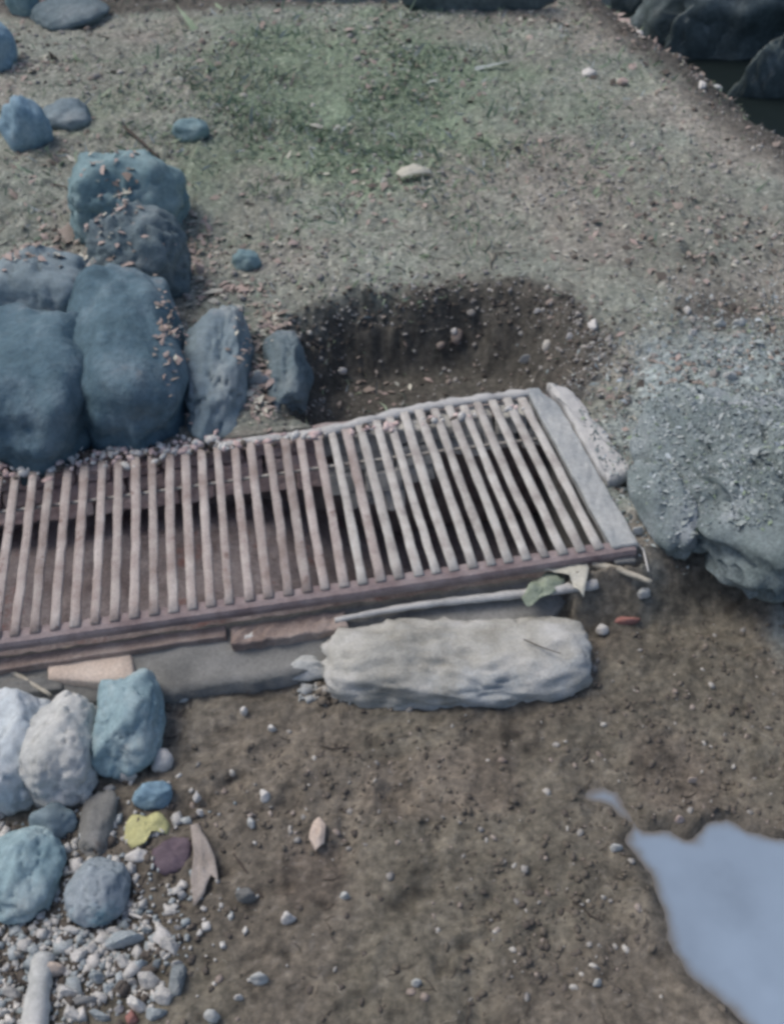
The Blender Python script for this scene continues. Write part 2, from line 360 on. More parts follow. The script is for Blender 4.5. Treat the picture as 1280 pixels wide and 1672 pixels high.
def tube(path, radii, sides=8, squash=1.0, seed=0, wob=0.0, boxy=False):
    P = np.array(path, float); n = len(P); r = np.random.default_rng(seed)
    radii = np.broadcast_to(radii, (n,))
    V = []; Fs = []
    for i in range(n):
        t = P[min(i+1, n-1)]-P[max(i-1, 0)]; t = t/np.linalg.norm(t)
        a = np.cross([0, 0, 1.0], t)
        a = a/np.linalg.norm(a) if np.linalg.norm(a) > 1e-3 else np.array([1.0, 0, 0])
        b = np.cross(t, a)
        for k in range(sides):
            th = 2*math.pi*k/sides; rr = radii[i]*(1+r.uniform(-wob, wob))
            ct, st = math.cos(th), math.sin(th)
            if boxy: ct, st = math.copysign(abs(ct)**0.6, ct), math.copysign(abs(st)**0.6, st)
            V.append(P[i]+a*ct*rr+b*st*rr*squash)
    for i in range(n-1):
        for k in range(sides):
            k2 = (k+1) % sides
            Fs.append((i*sides+k, i*sides+k2, (i+1)*sides+k2, (i+1)*sides+k))
    Fs.append(tuple(range(sides))[::-1]); Fs.append(tuple((n-1)*sides+k for k in range(sides)))
    return np.array(V), Fs

# ------------------------------------------------------------------ ground sheet
def spread(a, b, fine0, fine1, d0, d1, reach):
    xs = []; x = fine0
    while x < fine1: xs.append(x); x += d0
    hi = []; x = fine1; d = d0
    while x < b: hi.append(x); x += d; d = min(d*1.012, d1)
    while x < reach: hi.append(x); x += d; d *= 1.22
    hi.append(reach)
    lo = []; x = fine0-d0; d = d0
    while x > a: lo.append(x); x -= d; d = min(d*1.012, d1)
    while x > -reach: lo.append(x); x -= d; d *= 1.22
    lo.append(-reach)
    return np.array(lo[::-1]+xs+hi)
gx = spread(-2.5, 2.5, -0.95, 0.95, 0.0062, 0.013, 60)
gy = spread(0.3, 5.9, 0.50, 2.1, 0.0052, 0.012, 60)
GX, GY = np.meshgrid(gx, gy)
GZ = height(GX, GY)
nx_, ny_ = len(gx), len(gy)

# where the ground is mossy, gritty, wet or bare, plus some painted shade
def ground_colour(x, y):
    s, n = w2g(x, y)
    front = 1-sst(-0.20, 0.25, n-0.1*s-0.25*sst(0, .3, s)+0.12*fbm(x*4, y*4, seed=80))
    brown = np.array([0.158, 0.143, 0.121]); olive = np.array([0.160, 0.154, 0.126]); grey = np.array([0.230, 0.258, 0.232])
    green = np.array([0.170, 0.240, 0.172]); wet = np.array([0.070, 0.066, 0.060]); pink = np.array([0.275, 0.252, 0.235]); frost = np.array([0.32, 0.39, 0.41])  # wet is also the tone of the painted shade
    tan = np.array([0.235, 0.228, 0.200])
    a = vnoise(x*2.2, y*2.2, seed=90)[..., None]; b2 = sst(0.3, 0.7, vnoise(x*5, y*5, seed=91))[..., None]
    cf = brown*(1-b2*0.6)+olive*b2*0.6
    rd = sst(0.62, 0.85, vnoise(x*6, y*6, seed=97))[..., None]
    cf = cf*(1-0.22*rd)+np.array([0.19, 0.145, 0.128])*0.22*rd
    cb = grey*(1-b2*0.3)+tan*b2*0.3
    pk = sst(0.52, 0.75, vnoise(x*3.3, y*3.3, seed=92)+0.1*fbm(x*20, y*20, seed=93))[..., None]
    cb = cb*(1-0.5*pk)+pink*0.5*pk
    # moss: upper middle of the bank
    c = px(560, 150); gm = np.exp(-((x-c[0])/0.85)**2-((y-c[1])/0.85)**2)
    c = px(330, 290); gm = np.maximum(gm, 0.8*np.exp(-((x-c[0])/0.3)**2-((y-c[1])/0.35)**2))
    c = px(580, 260); gm = np.maximum(gm, 1.1*np.exp(-((x-c[0])/0.35)**2-((y-c[1])/0.3)**2))
    gm = sst(0.25, 0.9, gm+0.45*fbm(x*5, y*5, seed=94))[..., None]
    cb = cb*(1-gm*0.85)+green*gm*0.85
    col = cf*front[..., None]+cb*(1-front[..., None])
    m = px(1235, 720); fr = np.exp(-((x-m[0]-0.08)/0.40)**2-((y-m[1])/0.46)**2)
    fr = sst(0.22, 0.6, fr+0.3*fbm(x*7, y*7, seed=95))[..., None]
    col = col*(1-fr*0.9)+frost*fr*0.9
    # darker soil: damp hollow and ditch bank, dips; shade painted at the sack foot
    hx = (x-HC[0]); hy = (y-HC[1])-0.06*hx
    d = ((np.abs(hx)/0.43)**2.6+(np.abs(hy)/0.32)**2.6)**(1/2.6)
    wet_shade = 1-sst(0.88, 1.16, d+0.12*fbm(x*14, y*14, seed=96))
    c = px(1170, 945, -0.06); wet_shade = np.maximum(wet_shade, 0.75*np.exp(-((x-c[0])/0.20)**2-((y-c[1])/0.07)**2))  # dark soil of the dip, with the boulder's lower shadow painted in
    c = px(1185, 505); wet_shade = np.maximum(wet_shade, 1.0*np.exp(-((x-c[0])/0.13)**2-((y-c[1])/0.10)**2))
    c = px(1125, 428); wet_shade = np.maximum(wet_shade, 0.9*np.exp(-((x-c[0])/0.035)**2-((y-c[1])/0.04)**2))
    c = px(740, 1160, -0.12); wet_shade = np.maximum(wet_shade, 0.35*np.exp(-((x-c[0])/0.30)**2-((y-c[1])/0.05)**2))  # shade at the foot of the sack, painted into the soil
    c = px(1000, 1000, -0.10); wet_shade = np.maximum(wet_shade, 0.35*np.exp(-((x-c[0])/0.22)**2-((y-c[1])/0.12)**2))
    ex, ey = DB[0]-DA[0], DB[1]-DA[1]; L = math.hypot(ex, ey)
    dl = ((x-DA[0])*(-ey)+(y-DA[1])*ex)/L + 0.06*fbm(x*6, y*6, seed=98)
    wet_shade = np.maximum(wet_shade, sst(-0.13, 0.03, dl)); wet_shade = np.maximum(wet_shade, sst(-0.02, 0.1, y-px(660, 24)[1]))
    wet_shade = wet_shade[..., None]
    col = col*(1-wet_shade*0.9)+wet*wet_shade*0.9
    sp = seg_sd(PUD, x, y); rim = np.exp(-(np.clip(-sp, 0, 9)/0.012)**2)[..., None]
    col = col*(1-0.4*rim)+wet*1.3*0.4*rim
    k = (1+0.30*fbm(x*28, y*28, seed=99, octv=4, gain=0.7))[..., None]
    # flecks of pale grit and dark clods
    fl = sst(0.80, 0.93, vnoise(x*110, y*110, seed=101))*(0.35+0.65*(1-front))
    dk = sst(0.74, 0.92, vnoise(x*60, y*60, seed=102))
    lo = (1+0.22*fbm(x*3.7, y*3.7, seed=111, octv=3)+0.30*(front-0.0)*fbm(x*11, y*11, seed=112, octv=3))[..., None]
    for (u_, v_, ra, st) in [(850, 1205, .055, .5), (700, 1440, .05, .5), (380, 1480, .04, .4), (520, 1420, .06, .3), (1060, 1250, .05, .3), (640, 1500, .05, .3), (300, 1330, .07, .3)]:
        c = px(u_, v_, ZF); lo = lo*(1-(st*np.exp(-((x-c[0])**2+(y-c[1])**2)/ra**2)*sst(0.35, 0.6, vnoise(x*45, y*45, seed=113)))[..., None])
    c = px(170, 1570, ZF); lo = lo*(1-(0.45*np.exp(-((x-c[0])/0.14)**2-((y-c[1])/0.10)**2))[..., None])  # ground under the rubble darkened as shade in the gaps between stones
    col = col*lo
    col = col*k*(1-0.35*dk[..., None])+fl[..., None]*0.14*np.array([1, 0.98, 0.94])*(1-0.8*wet_shade)
    return np.clip(col, 0.02, 0.9)

def grid_obj(name, X, Y, Z, m, colour=None):
    ny, nx = X.shape
    co = np.stack([X, Y, Z], -1).reshape(-1, 3)
    i = np.arange(ny*nx).reshape(ny, nx)
    q = np.stack([i[:-1, :-1], i[:-1, 1:], i[1:, 1:], i[1:, :-1]], -1).reshape(-1, 4)
    me = bpy.data.meshes.new(name); me.vertices.add(len(co)); me.vertices.foreach_set('co', co.ravel())
    me.loops.add(q.size); me.loops.foreach_set('vertex_index', q.ravel().astype(np.int32))
    me.polygons.add(len(q)); me.polygons.foreach_set('loop_start', np.arange(0, q.size, 4, dtype=np.int32))
    me.polygons.foreach_set('use_smooth', np.ones(len(q), bool))
    me.materials.append(m); me.update(); me.validate()
    if colour is not None:
        a = me.color_attributes.new('Col', 'FLOAT_COLOR', 'POINT')
        c = np.concatenate([colour.reshape(-1, 3), np.ones((len(co), 1))], 1); a.data.foreach_set('color', c.ravel().astype(np.float32))
    o = bpy.data.objects.new(name, me); COL.objects.link(o); return o
g = grid_obj('ground', GX, GY, GZ, M['ground'], ground_colour(GX, GY)); tag(g, kind='structure')

# water
qx = np.arange(min(p[0] for p in PUD)-0.05, max(p[0] for p in PUD)+0.05, 0.005); qy = np.arange(min(p[1] for p in PUD)-0.05, max(p[1] for p in PUD)+0.05, 0.005)
QX, QY = np.meshgrid(qx, qy); SPQ = seg_sd(PUD, QX, QY)
depth = ZP-height(QX, QY)                          # silty water: brown where it is a film over the mud, milky where deeper
dk_ = sst(-0.001, 0.015, depth+0.003*fbm(QX*30, QY*30, seed=62))[..., None]
mk = (1+0.16*fbm(QX*9, QY*9, seed=63, octv=4))[..., None]
pc = (np.array([0.150, 0.140, 0.125])*(1-dk_)+np.array([0.236, 0.306, 0.396])*dk_)*mk
pw_ = grid_obj('puddle_water', QX, QY, ZP-0.05*(SPQ < -0.028), M['puddle'], pc); tag(pw_, kind='structure')
wo_ = obj('ditch_water', [(-6, px(660, 24)[1]-0.2, -0.50), (0.3, px(660, 24)[1]-0.2, -0.50), (1.0, 3.4, -0.50), (2.0, 2.6, -0.50), (9, 2.0, -0.50), (14, 16, -0.50), (-6, 16, -0.50)],
          [(0, 1, 2, 3, 4, 5, 6)], M['ditch']); tag(wo_, kind='structure')

# ------------------------------------------------------------------ drain: walls, bricks, floor
WB = 0.505                                   # inner face of the back wall
SPLIT = -0.62                                # bricks to the left of this, grey stones to the right
back = gbox('drain_back_wall', -2.05, -0.03, WB+0.012, WB+0.07, -0.40, -0.030, M['mortar'], nx=60, nz=4, ny=1, jit=0.003, seed=5, bev=0); tag(back, kind='structure')
def wall_piece(name, s0, s1, z0, z1, m, seed, n0=None, dep=0.05):
    V, Fs = box_mesh(s0, s1, (WB-0.0 if n0 is None else n0), WB+dep, z0, z1, 3, 0.0035, seed, 1, 2)
    V = np.array(V); ln = np.minimum(V[:, 2]+0.03, 0)*0.75; V[:, 0] += GN[0]*ln; V[:, 1] += GN[1]*ln
    V = V-np.array(back.location)
    o = obj(name, V, Fs, m, back); md = o.modifiers.new('bevel', 'BEVEL'); md.width = 0.004; md.segments = 2; md.limit_method = 'ANGLE'; md.angle_limit = R_(50)
    return o
rr = np.random.default_rng(3)
for row in range(3):
    z1 = -0.020-row*0.032; z0 = z1-0.028
    s = -2.04+0.06*(row % 2)
    while s < SPLIT-0.03:
        L = rr.uniform(0.085, 0.125); e = min(s+L, SPLIT-0.004)
        wall_piece('brick', s, e-0.006, z0+rr.uniform(-.002, .002), z1, M['brick'], int(rr.integers(1e6)), WB+rr.uniform(-0.006, 0.004)); s += L
for row in range(4):
    z1 = -0.020-row*0.040; z0 = z1-0.036
    s = SPLIT+0.004+0.03*(row % 2)
    while s < -0.10:
        L = rr.uniform(0.05, 0.11); e = min(s+L, -0.07)
        if row < 2 or s < -0.36-(row-2)*0.08:
            wall_piece('stone', s, e-0.005, z0+rr.uniform(-.004, .004), z1, M['wallstone'], int(rr.integers(1e6)), WB+rr.uniform(-0.014, 0.006)); 
        s += L
# silt floor inside, deeper and darker towards the right end
sx_ = np.linspace(-2.04, -0.05, 260); sn_ = np.linspace(-0.02, 0.54, 70)
S2, N2 = np.meshgrid(sx_, sn_)
FX = GO[0]+GE[0]*S2+GN[0]*N2; FY = GO[1]+GE[1]*S2+GN[1]*N2
FZ = -0.185-0.23*sst(-0.85, -0.35, S2)+0.018*fbm(FX*9, FY*9, seed=7)+0.006*fbm(FX*40, FY*40, seed=17)
FZ = np.maximum(FZ, -0.42)
fl = grid_obj('drain_floor', FX, FY, FZ, M['floor']); tag(fl, kind='structure')
e = gbox('drain_end_wall', -0.052, -0.004, -0.02, 0.50, -0.42, -0.024, M['concrete'], nx=2, ny=14, nz=5, jit=0.003, seed=8, bev=0.006); tag(e, kind='structure')
e = gbox('drain_end_wall', -2.09, -2.02, -0.02, 0.55, -0.42, -0.020, M['concrete'], nx=2, ny=14, nz=5, jit=0.003, seed=9, bev=0.006); tag(e, kind='structure')
# kerb along the front: ledge with a ragged foot
V, Fs = box_mesh(-2.1, 0.03, -0.125, 0.006, -0.42, -0.062, 110, 0.0022, 4, 6, 5)
V = np.array(V); sg, ng = w2g(V[:, 0], V[:, 1])
V[:, 2] -= sst(0.0, -0.12, ng)*0.028*(V[:, 2] > -0.2)
pull = sst(-0.26, -0.13, sg)*np.clip(-ng-0.02, 0, 1)*0.9+np.clip(-ng, 0, 1)*0.12*fbm(sg*9, sg*0, seed=19)
V[:, 0] += GN[0]*pull; V[:, 1] += GN[1]*pull
V[:, 2] += 0.005*fbm(V[:, 0]*14, V[:, 1]*14, seed=12)*(V[:, 2] > -0.2)
kerb = obj('drain_kerb', V, Fs, M['concrete'], smooth=True); tag(kerb, kind='structure')

# ------------------------------------------------------------------ the grate
gr = empty('drain_grate', g2w(-0.7, 0.25, 0)); tag(gr, 'long weathered steel drain grate of parallel bars set over a brick trench', 'grate')
GL = np.array(gr.location)
def gpart(name, V, Fs, m, smooth=True, label=None):
    o = obj(name, np.array(V)-GL, Fs, m, gr, smooth=smooth)
    if label: o['label'] = label
    return o
nb = 49; sp0 = -0.082; step = 0.0392
for i in range(nb):
    s = sp0-i*step+random.uniform(-0.0022, 0.0022)
    j = random.uniform(-0.002, 0.002); bend = random.uniform(-0.0025, 0.0025)
    n1 = 0.500+0.036*float(sst(-0.62, -0.35, s))+random.uniform(-0.003, 0.004); sh = -0.028*max(0, 1-i/14)
    pth = []
    for k in range(13):
        t = k/12; pth.append(g2w(s+(j+sh)*t+bend*math.sin(math.pi*t)+random.uniform(-.0007, .0007), 0.004+(n1-0.004)*t, -0.0015+random.uniform(-0.0008, 0.0008)))
    w0 = random.uniform(0.0096, 0.0112)
    V, Fs = tube(pth, [w0*random.uniform(0.93, 1.07) for _ in pth], 12, 0.50, i, 0.06, boxy=True)
    gpart('bar', V, Fs, M['barpale'] if i < 11 or (i < 15 and i % 2) else M['bar'])
# thin cross rod under the bars
V, Fs = tube([g2w(-0.10-1.9*t, 0.395+0.003*math.sin(t*9), -0.017) for t in np.linspace(0, 1, 30)], 0.0042, 6)
gpart('cross_rod', V, Fs, M['barpale'])
# front rail: an angle, its top leg carries the bars, its front leg hangs down
prof = [(0.026, -0.010), (0.026, -0.003), (0.004, -0.001), (-0.006, -0.004), (-0.010, -0.012), (-0.008, -0.026), (-0.002, -0.027), (-0.002, -0.012)]
V = []; Fs = []; NS = 150; K = len(prof)
for i in range(NS+1):
    s = -2.05+2.045*i/NS
    wv = 0.0035*float(fbm(np.array(s*3.0), np.array(1.0), seed=2))
    for (a, b) in prof:
        V.append(g2w(s, a+wv+random.uniform(-.0005, .0005)-0.003, b+random.uniform(-.0006, .0006)-0.002))
for i in range(NS):
    for k in range(K):
        k2 = (k+1) % K; Fs.append((i*K+k, (i+1)*K+k, (i+1)*K+k2, i*K+k2))
Fs.append(tuple(range(K))); Fs.append(tuple(NS*K+k for k in range(K))[::-1])
gpart('front_rail', V, Fs, M['rail'], smooth=False)
# back rails: left one straight and pale, right one set a little further back, bowed and crusted
pth = [g2w(-0.60-0.285*t, 0.512+0.002*math.sin(t*13), -0.004) for t in np.linspace(0, 1, 60)]
V, Fs = tube(pth, [0.0105+0.001*math.sin(i*1.7) for i in range(60)], 8, 0.7, 3, 0.06); gpart('back_rail', V, Fs, M['railpale'], label='straight pale back rail along the left part of the grate')
pth = []
for t in np.linspace(0, 1, 40):
    s = -0.612+0.530*t; nn = 0.506+0.050*math.sin(min(1, t*1.5)*math.pi/2)
    pth.append(g2w(s, nn, -0.004))
V, Fs = tube(pth, [0.014+0.0025*math.sin(i*1.1)+0.0015*math.sin(i*2.9) for i in range(40)], 10, 0.7, 4, 0.10); gpart('back_rail', V, Fs, M['railpale'], label='bowed lumpy pale back rail along the right part of the grate')
# end plate
V, Fs = box_mesh(-0.056, 0.003, 0.0, 0.566, -0.020, 0.004, 5, 0.0016, 14, 26, 1)
V = np.array(V); sg, ng = w2g(V[:, 0], V[:, 1]); V[:, 2] += 0.003*fbm(V[:, 0]*12, V[:, 1]*12, seed=4); 
cut = sst(0.47, 0.57, ng)*0.026*sst(-0.05, 0.0, sg)+0.032*np.clip(ng/0.5, 0, 1.2); V[:, 0] -= cut; V[:, 1] -= cut*0.14
gpart('end_plate', V, Fs, M['plate'], smooth=False).modifiers.new('bevel', 'BEVEL').width = 0.003

# broken slab beside the end plate
def slab_poly(name, pts, zt, th, m, label, cat, jit=0.0015, seed=1, sub=5, tilt=0.0):
    """flat broken piece from an outline of photo points at height zt, given real thickness"""
    import bmesh
    P = [px(u, v, zt) for u, v in pts]; c = np.mean(P, axis=0)
    bm = bmesh.new(); r = np.random.default_rng(seed)
    # densify the outline
    O = []
    for i in range(len(P)):
        a, b = P[i], P[(i+1) % len(P)]
        for k in range(sub):
            q = a+(b-a)*k/sub; O.append(q+np.array([r.uniform(-jit, jit), r.uniform(-jit, jit), 0]))
    rings = []
    for (sc_, dz) in [(1.0, -th), (1.03, -th*0.5), (1.0, -0.10*th), (0.94, 0.0), (0.6, 0.0), (0.25, 0.0)]:
        ring = []
        for q in O:
            w_ = c+(q-c)*sc_; z = dz+jit*1.4*float(fbm(np.array(w_[0]*30), np.array(w_[1]*30), seed=seed))*(1 if dz > -th*0.4 else 0)
            ring.append(bm.verts.new((w_[0]-c[0], w_[1]-c[1], z+tilt*(w_[1]-c[1]))))
        rings.append(ring)
    n = len(O)
    for a, b in zip(rings, rings[1:]):
        for i in range(n): bm.faces.new((a[i], a[(i+1) % n], b[(i+1) % n], b[i]))
    ctr = bm.verts.new((0, 0, 0.0))
    for i in range(n): bm.faces.new((rings[-1][i], rings[-1][(i+1) % n], ctr))
    bm.faces.new(rings[0][::-1])
    bmesh.ops.recalc_face_normals(bm, faces=bm.faces)
    me = bpy.data.meshes.new(name); bm.to_mesh(me); bm.free(); me.materials.append(m)
    me.polygons.foreach_set('use_smooth', np.ones(len(me.polygons), bool))
    o = bpy.data.objects.new(name, me); COL.objects.link(o); o.location = c
    tag(o, label, cat); return o
slab_poly('broken_slab', [(896, 622), (925, 630), (948, 652), (968, 684), (990, 706), (1004, 736), (1028, 758), (1022, 772), (994, 782), (976, 764), (956, 728), (936, 690), (916, 656), (902, 638)], 0.008, 0.045, M['railpale'],
          'crumbly pale concrete sliver lying against the right end plate of the grate', 'slab', jit=0.003, seed=3)

# ------------------------------------------------------------------ things along the front kerb
wp = gbox('wooden_plank', -1.62, -0.885, -0.036, -0.006, -0.075, -0.052, M['wood'], nx=30, ny=2, jit=0.0015, seed=6, bev=0.003)
tag(wp, 'brownish weathered wooden plank lying on the kerb under the front rail at left', 'plank')
ws = gbox('wooden_plank', -0.875, -0.635, -0.062, -0.014, -0.088, -0.052, M['wood'], nx=16, ny=3, jit=0.0035, seed=16, bev=0.005)
tag(ws, 'short gnarled grey plank with a rotten end, right of the pink block', 'plank')
pth = [g2w(-0.66+0.56*t, -0.040+0.006*math.sin(t*4)-0.006*t, -0.050+0.003*math.sin(t*7)) for t in np.linspace(0, 1, 36)]
V, Fs = tube(pth, [0.006+0.007*t+0.0008*math.sin(t*60) for t in np.linspace(0, 1, 36)], 9, 0.8, 6, 0.08)
o = obj('metal_pipe', V, Fs, M['railpale'], smooth=True); tag(o, 'thin pale pipe lying along the kerb below the right part of the front rail', 'pipe')
pb = slab_poly('stone_block', [(76, 1066), (110, 1052), (215, 1048), (220, 1108), (170, 1114), (78, 1106)], -0.064, 0.07, M['pinkblock'], 'pale pinkish flat stone block under the plank at left', 'block', jit=0.0012, seed=8)

# the lumpy sack
def sack():
    v, f = ICO[5]; d = v/np.linalg.norm(v, axis=1)[:, None]
    p = 0.42
    q = d/(((np.abs(d[:, 0])**5+(d[:, 1]**2+d[:, 2]**2)**2.5)**0.2)[:, None])
    A = px(538, 1080, -0.08); Bq = px(958, 1062, -0.08); c = (A+Bq)/2; L = np.linalg.norm((Bq-A)[:2])/2; an = math.atan2(Bq[1]-A[1], Bq[0]-A[0])
    x = q[:, 0]; y = q[:, 1]; z = q[:, 2]
    wl = 1-0.13*sst(0.2, -1.0, x)+0.04*np.sin(x*5+1)
    Wd = 0.104*wl; Hh = 0.064*(1-0.10*np.sin(x*4.0+0.6)-0.12*sst(0, -1, x))
    P = np.stack([x*L, y*Wd, z*Hh], 1)
    # folds: sharp ones at the gathered left end, long soft ones elsewhere
    gl = sst(0.1, -0.9, x)
    nrm = q/np.linalg.norm(q, axis=1)[:, None]
    fold = 0.5-np.abs(fbm(x*5.5+2, y*2.2, z*2.2, octv=3, seed=14))
    disp = 0.030*gl*fold + 0.022*fbm(x*4.2, y*2.4, z*2.4, octv=5, seed=15, gain=0.6)-0.006*(1-sst(0, 0.10, np.abs(fbm(x*3.5, y*1.5+4, z*1.5, octv=3, seed=44))))+0.005*gl*fbm(x*16, y*9, z*9, octv=3, seed=24)+0.0045*fbm(x*22, y*9, z*9, octv=4, seed=18, gain=0.6)
    P += nrm*disp[:, None]
    ca, sa = math.cos(an), math.sin(an)
    P = np.stack([P[:, 0]*ca-P[:, 1]*sa, P[:, 0]*sa+P[:, 1]*ca, P[:, 2]], 1)
    o = obj('sack', P, f, M['sack'], smooth=True); o.location = (c[0], c[1], -0.103)
    tag(o, 'long lumpy whitish sack lying in the mud in front of the kerb', 'sack')
sack()
rock('chalk_lump', 498, 1088, 44, 24, 0.045, M['palerock'], 'small crumbly pale lump touching the left end of the whitish sack', 'lump', 31, rough=0.4)
rock('chalk_lump', 445, 1100, 20, 13, 0.025, M['white'], 'little white lump left of the crumbly pale one beside the sack', 'lump', 32, sub=3, rough=0.4)
rock('chalk_lump', 408, 1040, 22, 16, 0.03, M['white'], 'small white lump at the right end of the short gnarled plank', 'lump', 33, sub=3, rough=0.4, zoff=0.0)
for k, (u, v, a, b, t) in enumerate([(540, 1130, 9, 14, 'white chip under the left corner of the sack'), (625, 1130, 10, 8, 'white chip at the front foot of the sack, left of its middle'), (652, 1130, 6, 7, 'tiny white chip just right of another at the foot of the sack'),
                               (694, 1138, 7, 6, 'white pebble at the foot of the sack near its middle'), (752, 1138, 7, 6, 'white pebble at the foot of the sack, right of its middle'), (808, 1132, 7, 5, 'dull white pebble at the sack foot towards its right end')]):
    rock('pebble', u, v, a, b, 0.018, M['white'], t, 'pebble', 40+k, sub=3, rough=0.3)

# leaf shapes: curved sheets with thickness
def leaf(name, pts, z, m, label, cat='leaf', arch=0.01, seed=1, th=0.0007, curl=0.010, n=9):
    """outline of photo points; the sheet is arched and curled, and lies on whatever is at height z"""
    import bmesh
    P = np.array([px(u, v, z) for u, v in pts]); c = P.mean(0); r = np.random.default_rng(seed)
    O = []
    for i in range(len(P)):
        for k in range(3): O.append(P[i]+(P[(i+1) % len(P)]-P[i])*k/3)
    O = np.array(O); R = np.max(np.linalg.norm(O-c, axis=1))
    bm = bmesh.new(); rings = []
    for sc_ in (1, 0.8, 0.55, 0.3):
        ring = []
        for q in O:
            w_ = (q-c)*sc_; d = np.linalg.norm(w_)/R
            zz = arch*(1-d*d)+curl*float(fbm(np.array(w_[0]/R*2+seed), np.array(w_[1]/R*2), seed=seed))
            ring.append(bm.verts.new((w_[0], w_[1], zz+0.002)))
        rings.append(ring)
    ctr = bm.verts.new((0, 0, arch))
    k = len(O)
    for a, b in zip(rings, rings[1:]):
        for i in range(k): bm.faces.new((a[i], a[(i+1) % k], b[(i+1) % k], b[i]))
    for i in range(k): bm.faces.new((rings[-1][i], rings[-1][(i+1) % k], ctr))
    me = bpy.data.meshes.new(name); bm.to_mesh(me); bm.free(); me.materials.append(m)
    me.polygons.foreach_set('use_smooth', np.ones(len(me.polygons), bool))
    o = bpy.data.objects.new(name, me); COL.objects.link(o); o.location = c
    md = o.modifiers.new('solid', 'SOLIDIFY'); md.thickness = th; md.offset = 0
    tag(o, label, cat); return o
leaf('withered_leaf', [(872, 935), (900, 912), (935, 900), (950, 905), (960, 935), (952, 978), (940, 965), (928, 945), (905, 940)], -0.035, M['paleleaf'], 'large withered cream leaf with a pointed tip hanging over the right end of the kerb', arch=0.014, seed=3, curl=0.02)
leaf('crumpled_leaf', [(850, 985), (868, 958), (890, 942), (915, 938), (922, 955), (900, 975), (880, 982), (862, 996)], -0.05, M['greenleaf'], 'crumpled grey-green leaf under the withered cream leaf', arch=0.018, seed=4, curl=0.03)
leaf('yellow_leaf', [(205, 1352), (216, 1332), (240, 1334), (262, 1328), (278, 1345), (274, 1362), (250, 1362), (238, 1380), (216, 1386), (204, 1372)], ZF+0.012, M['yellow'], 'yellow two-lobed leaf lying below the blue stone chip', arch=0.008, seed=5, curl=0.012)
leaf('dark_leaf', [(250, 1390), (275, 1372), (300, 1362), (316, 1372), (312, 1400), (300, 1420), (270, 1432), (250, 1420)], ZF+0.006, M['purple'], 'dark purple leaf right of the yellow leaf', arch=0.008, seed=6)
leaf('dry_husk', [(312, 1350), (325, 1345), (338, 1372), (352, 1400), (358, 1440), (345, 1430), (335, 1462), (318, 1485), (312, 1440), (318, 1395)], ZF+0.012, M['husk'], 'long pinkish dry husk lying on the mud right of the purple leaf', 'husk', arch=0.010, seed=7, curl=0.016)
leaf('pink_leaf', [(505, 1372), (512, 1345), (522, 1338), (534, 1352), (530, 1380), (515, 1392)], ZF+0.006, M['pinkblock'], 'small pale pinkish leaf alone on the mud below the sack', arch=0.012, seed=9)
leaf('pale_leaf', [(645, 285), (675, 276), (702, 278), (708, 286), (680, 292), (655, 294)], 0.01, M['paleleaf'], 'narrow pale leaf lying in the grass at the upper middle', arch=0.02, seed=10)

def stick(name, pts, r0, r1, m, label, cat='twig', z=None, lift=0.0):
    P = []
    for (u, v) in pts:
        p = hit(u, v) if z is None else px(u, v, z); P.append(p+np.array([0, 0, r0+lift]))
    P = np.array(P); Q = []
    for i in range(len(P)-1):
        for k in range(5): Q.append(P[i]+(P[i+1]-P[i])*k/5+np.array([0, 0, random.uniform(-1, 1)*r0*0.2]))
    Q.append(P[-1]); Q = np.array(Q); c = Q.mean(0)
    V, Fs = tube(Q-c, np.linspace(r0, r1, len(Q)), 7, 0.9, 5, 0.12)
    o = obj(name, V, Fs, m, smooth=True); o.location = c; tag(o, label, cat); return o
stick('pale_stick', [(965, 925), (1010, 935), (1062, 955)], 0.009, 0.006, M['palestick'], 'pale blunt stick poking out right of the withered cream leaf', 'stick', z=-0.04)
stick('wire', [(1030, 880), (1050, 900), (1058, 935)], 0.003, 0.002, M['railpale'], 'thin bent wire at the front corner of the end plate', 'wire', z=-0.02)
stick('twig', [(382, 1395), (408, 1432), (442, 1486)], 0.0024, 0.0014, M['twig'], 'straight dark twig lying on the mud left of the white pebble', 'twig')
stick('twig', [(498, 1320), (503, 1350), (500, 1378)], 0.0016, 0.001, M['twig'], 'short dark twig beside the small pinkish leaf', 'twig')
stick('twig', [(855, 1045), (885, 1058), (915, 1068)], 0.0016, 0.001, M['twig'], 'thin dark twig lying on top of the whitish sack', 'twig', z=-0.032)
stick('root', [(0, 1088), (40, 1110), (85, 1138)], 0.006, 0.004, M['palestick'], 'greyish stick slanting below the plank at the left edge', 'stick', z=-0.075)
stick('straw', [(728, 1028), (765, 1020), (800, 1014)], 0.003, 0.002, M['palestick'], 'pale straw lying on the kerb above the sack', 'straw', z=-0.085)
stick('straw', [(312, 1520), (325, 1495), (334, 1470)], 0.0016, 0.001, M['palestick'], 'pale dry stalk below the pinkish husk', 'straw')
stick('pale_stick', [(78, 1570), (68, 1625), (60, 1700)], 0.019, 0.022, M['palerock'], 'thick pale stub of wood at the bottom left corner', 'stick')
stick('bent_straw', [(213, 1493), (232, 1500), (245, 1496), (258, 1512)], 0.003, 0.0022, M['white'], 'bent white scrap above the rubble stones', 'scrap')
stick('twig', [(205, 215), (235, 240), (262, 265)], 0.006, 0.004, M['twig'], 'dark root arching over the rear teal boulder', 'root', lift=0.01)

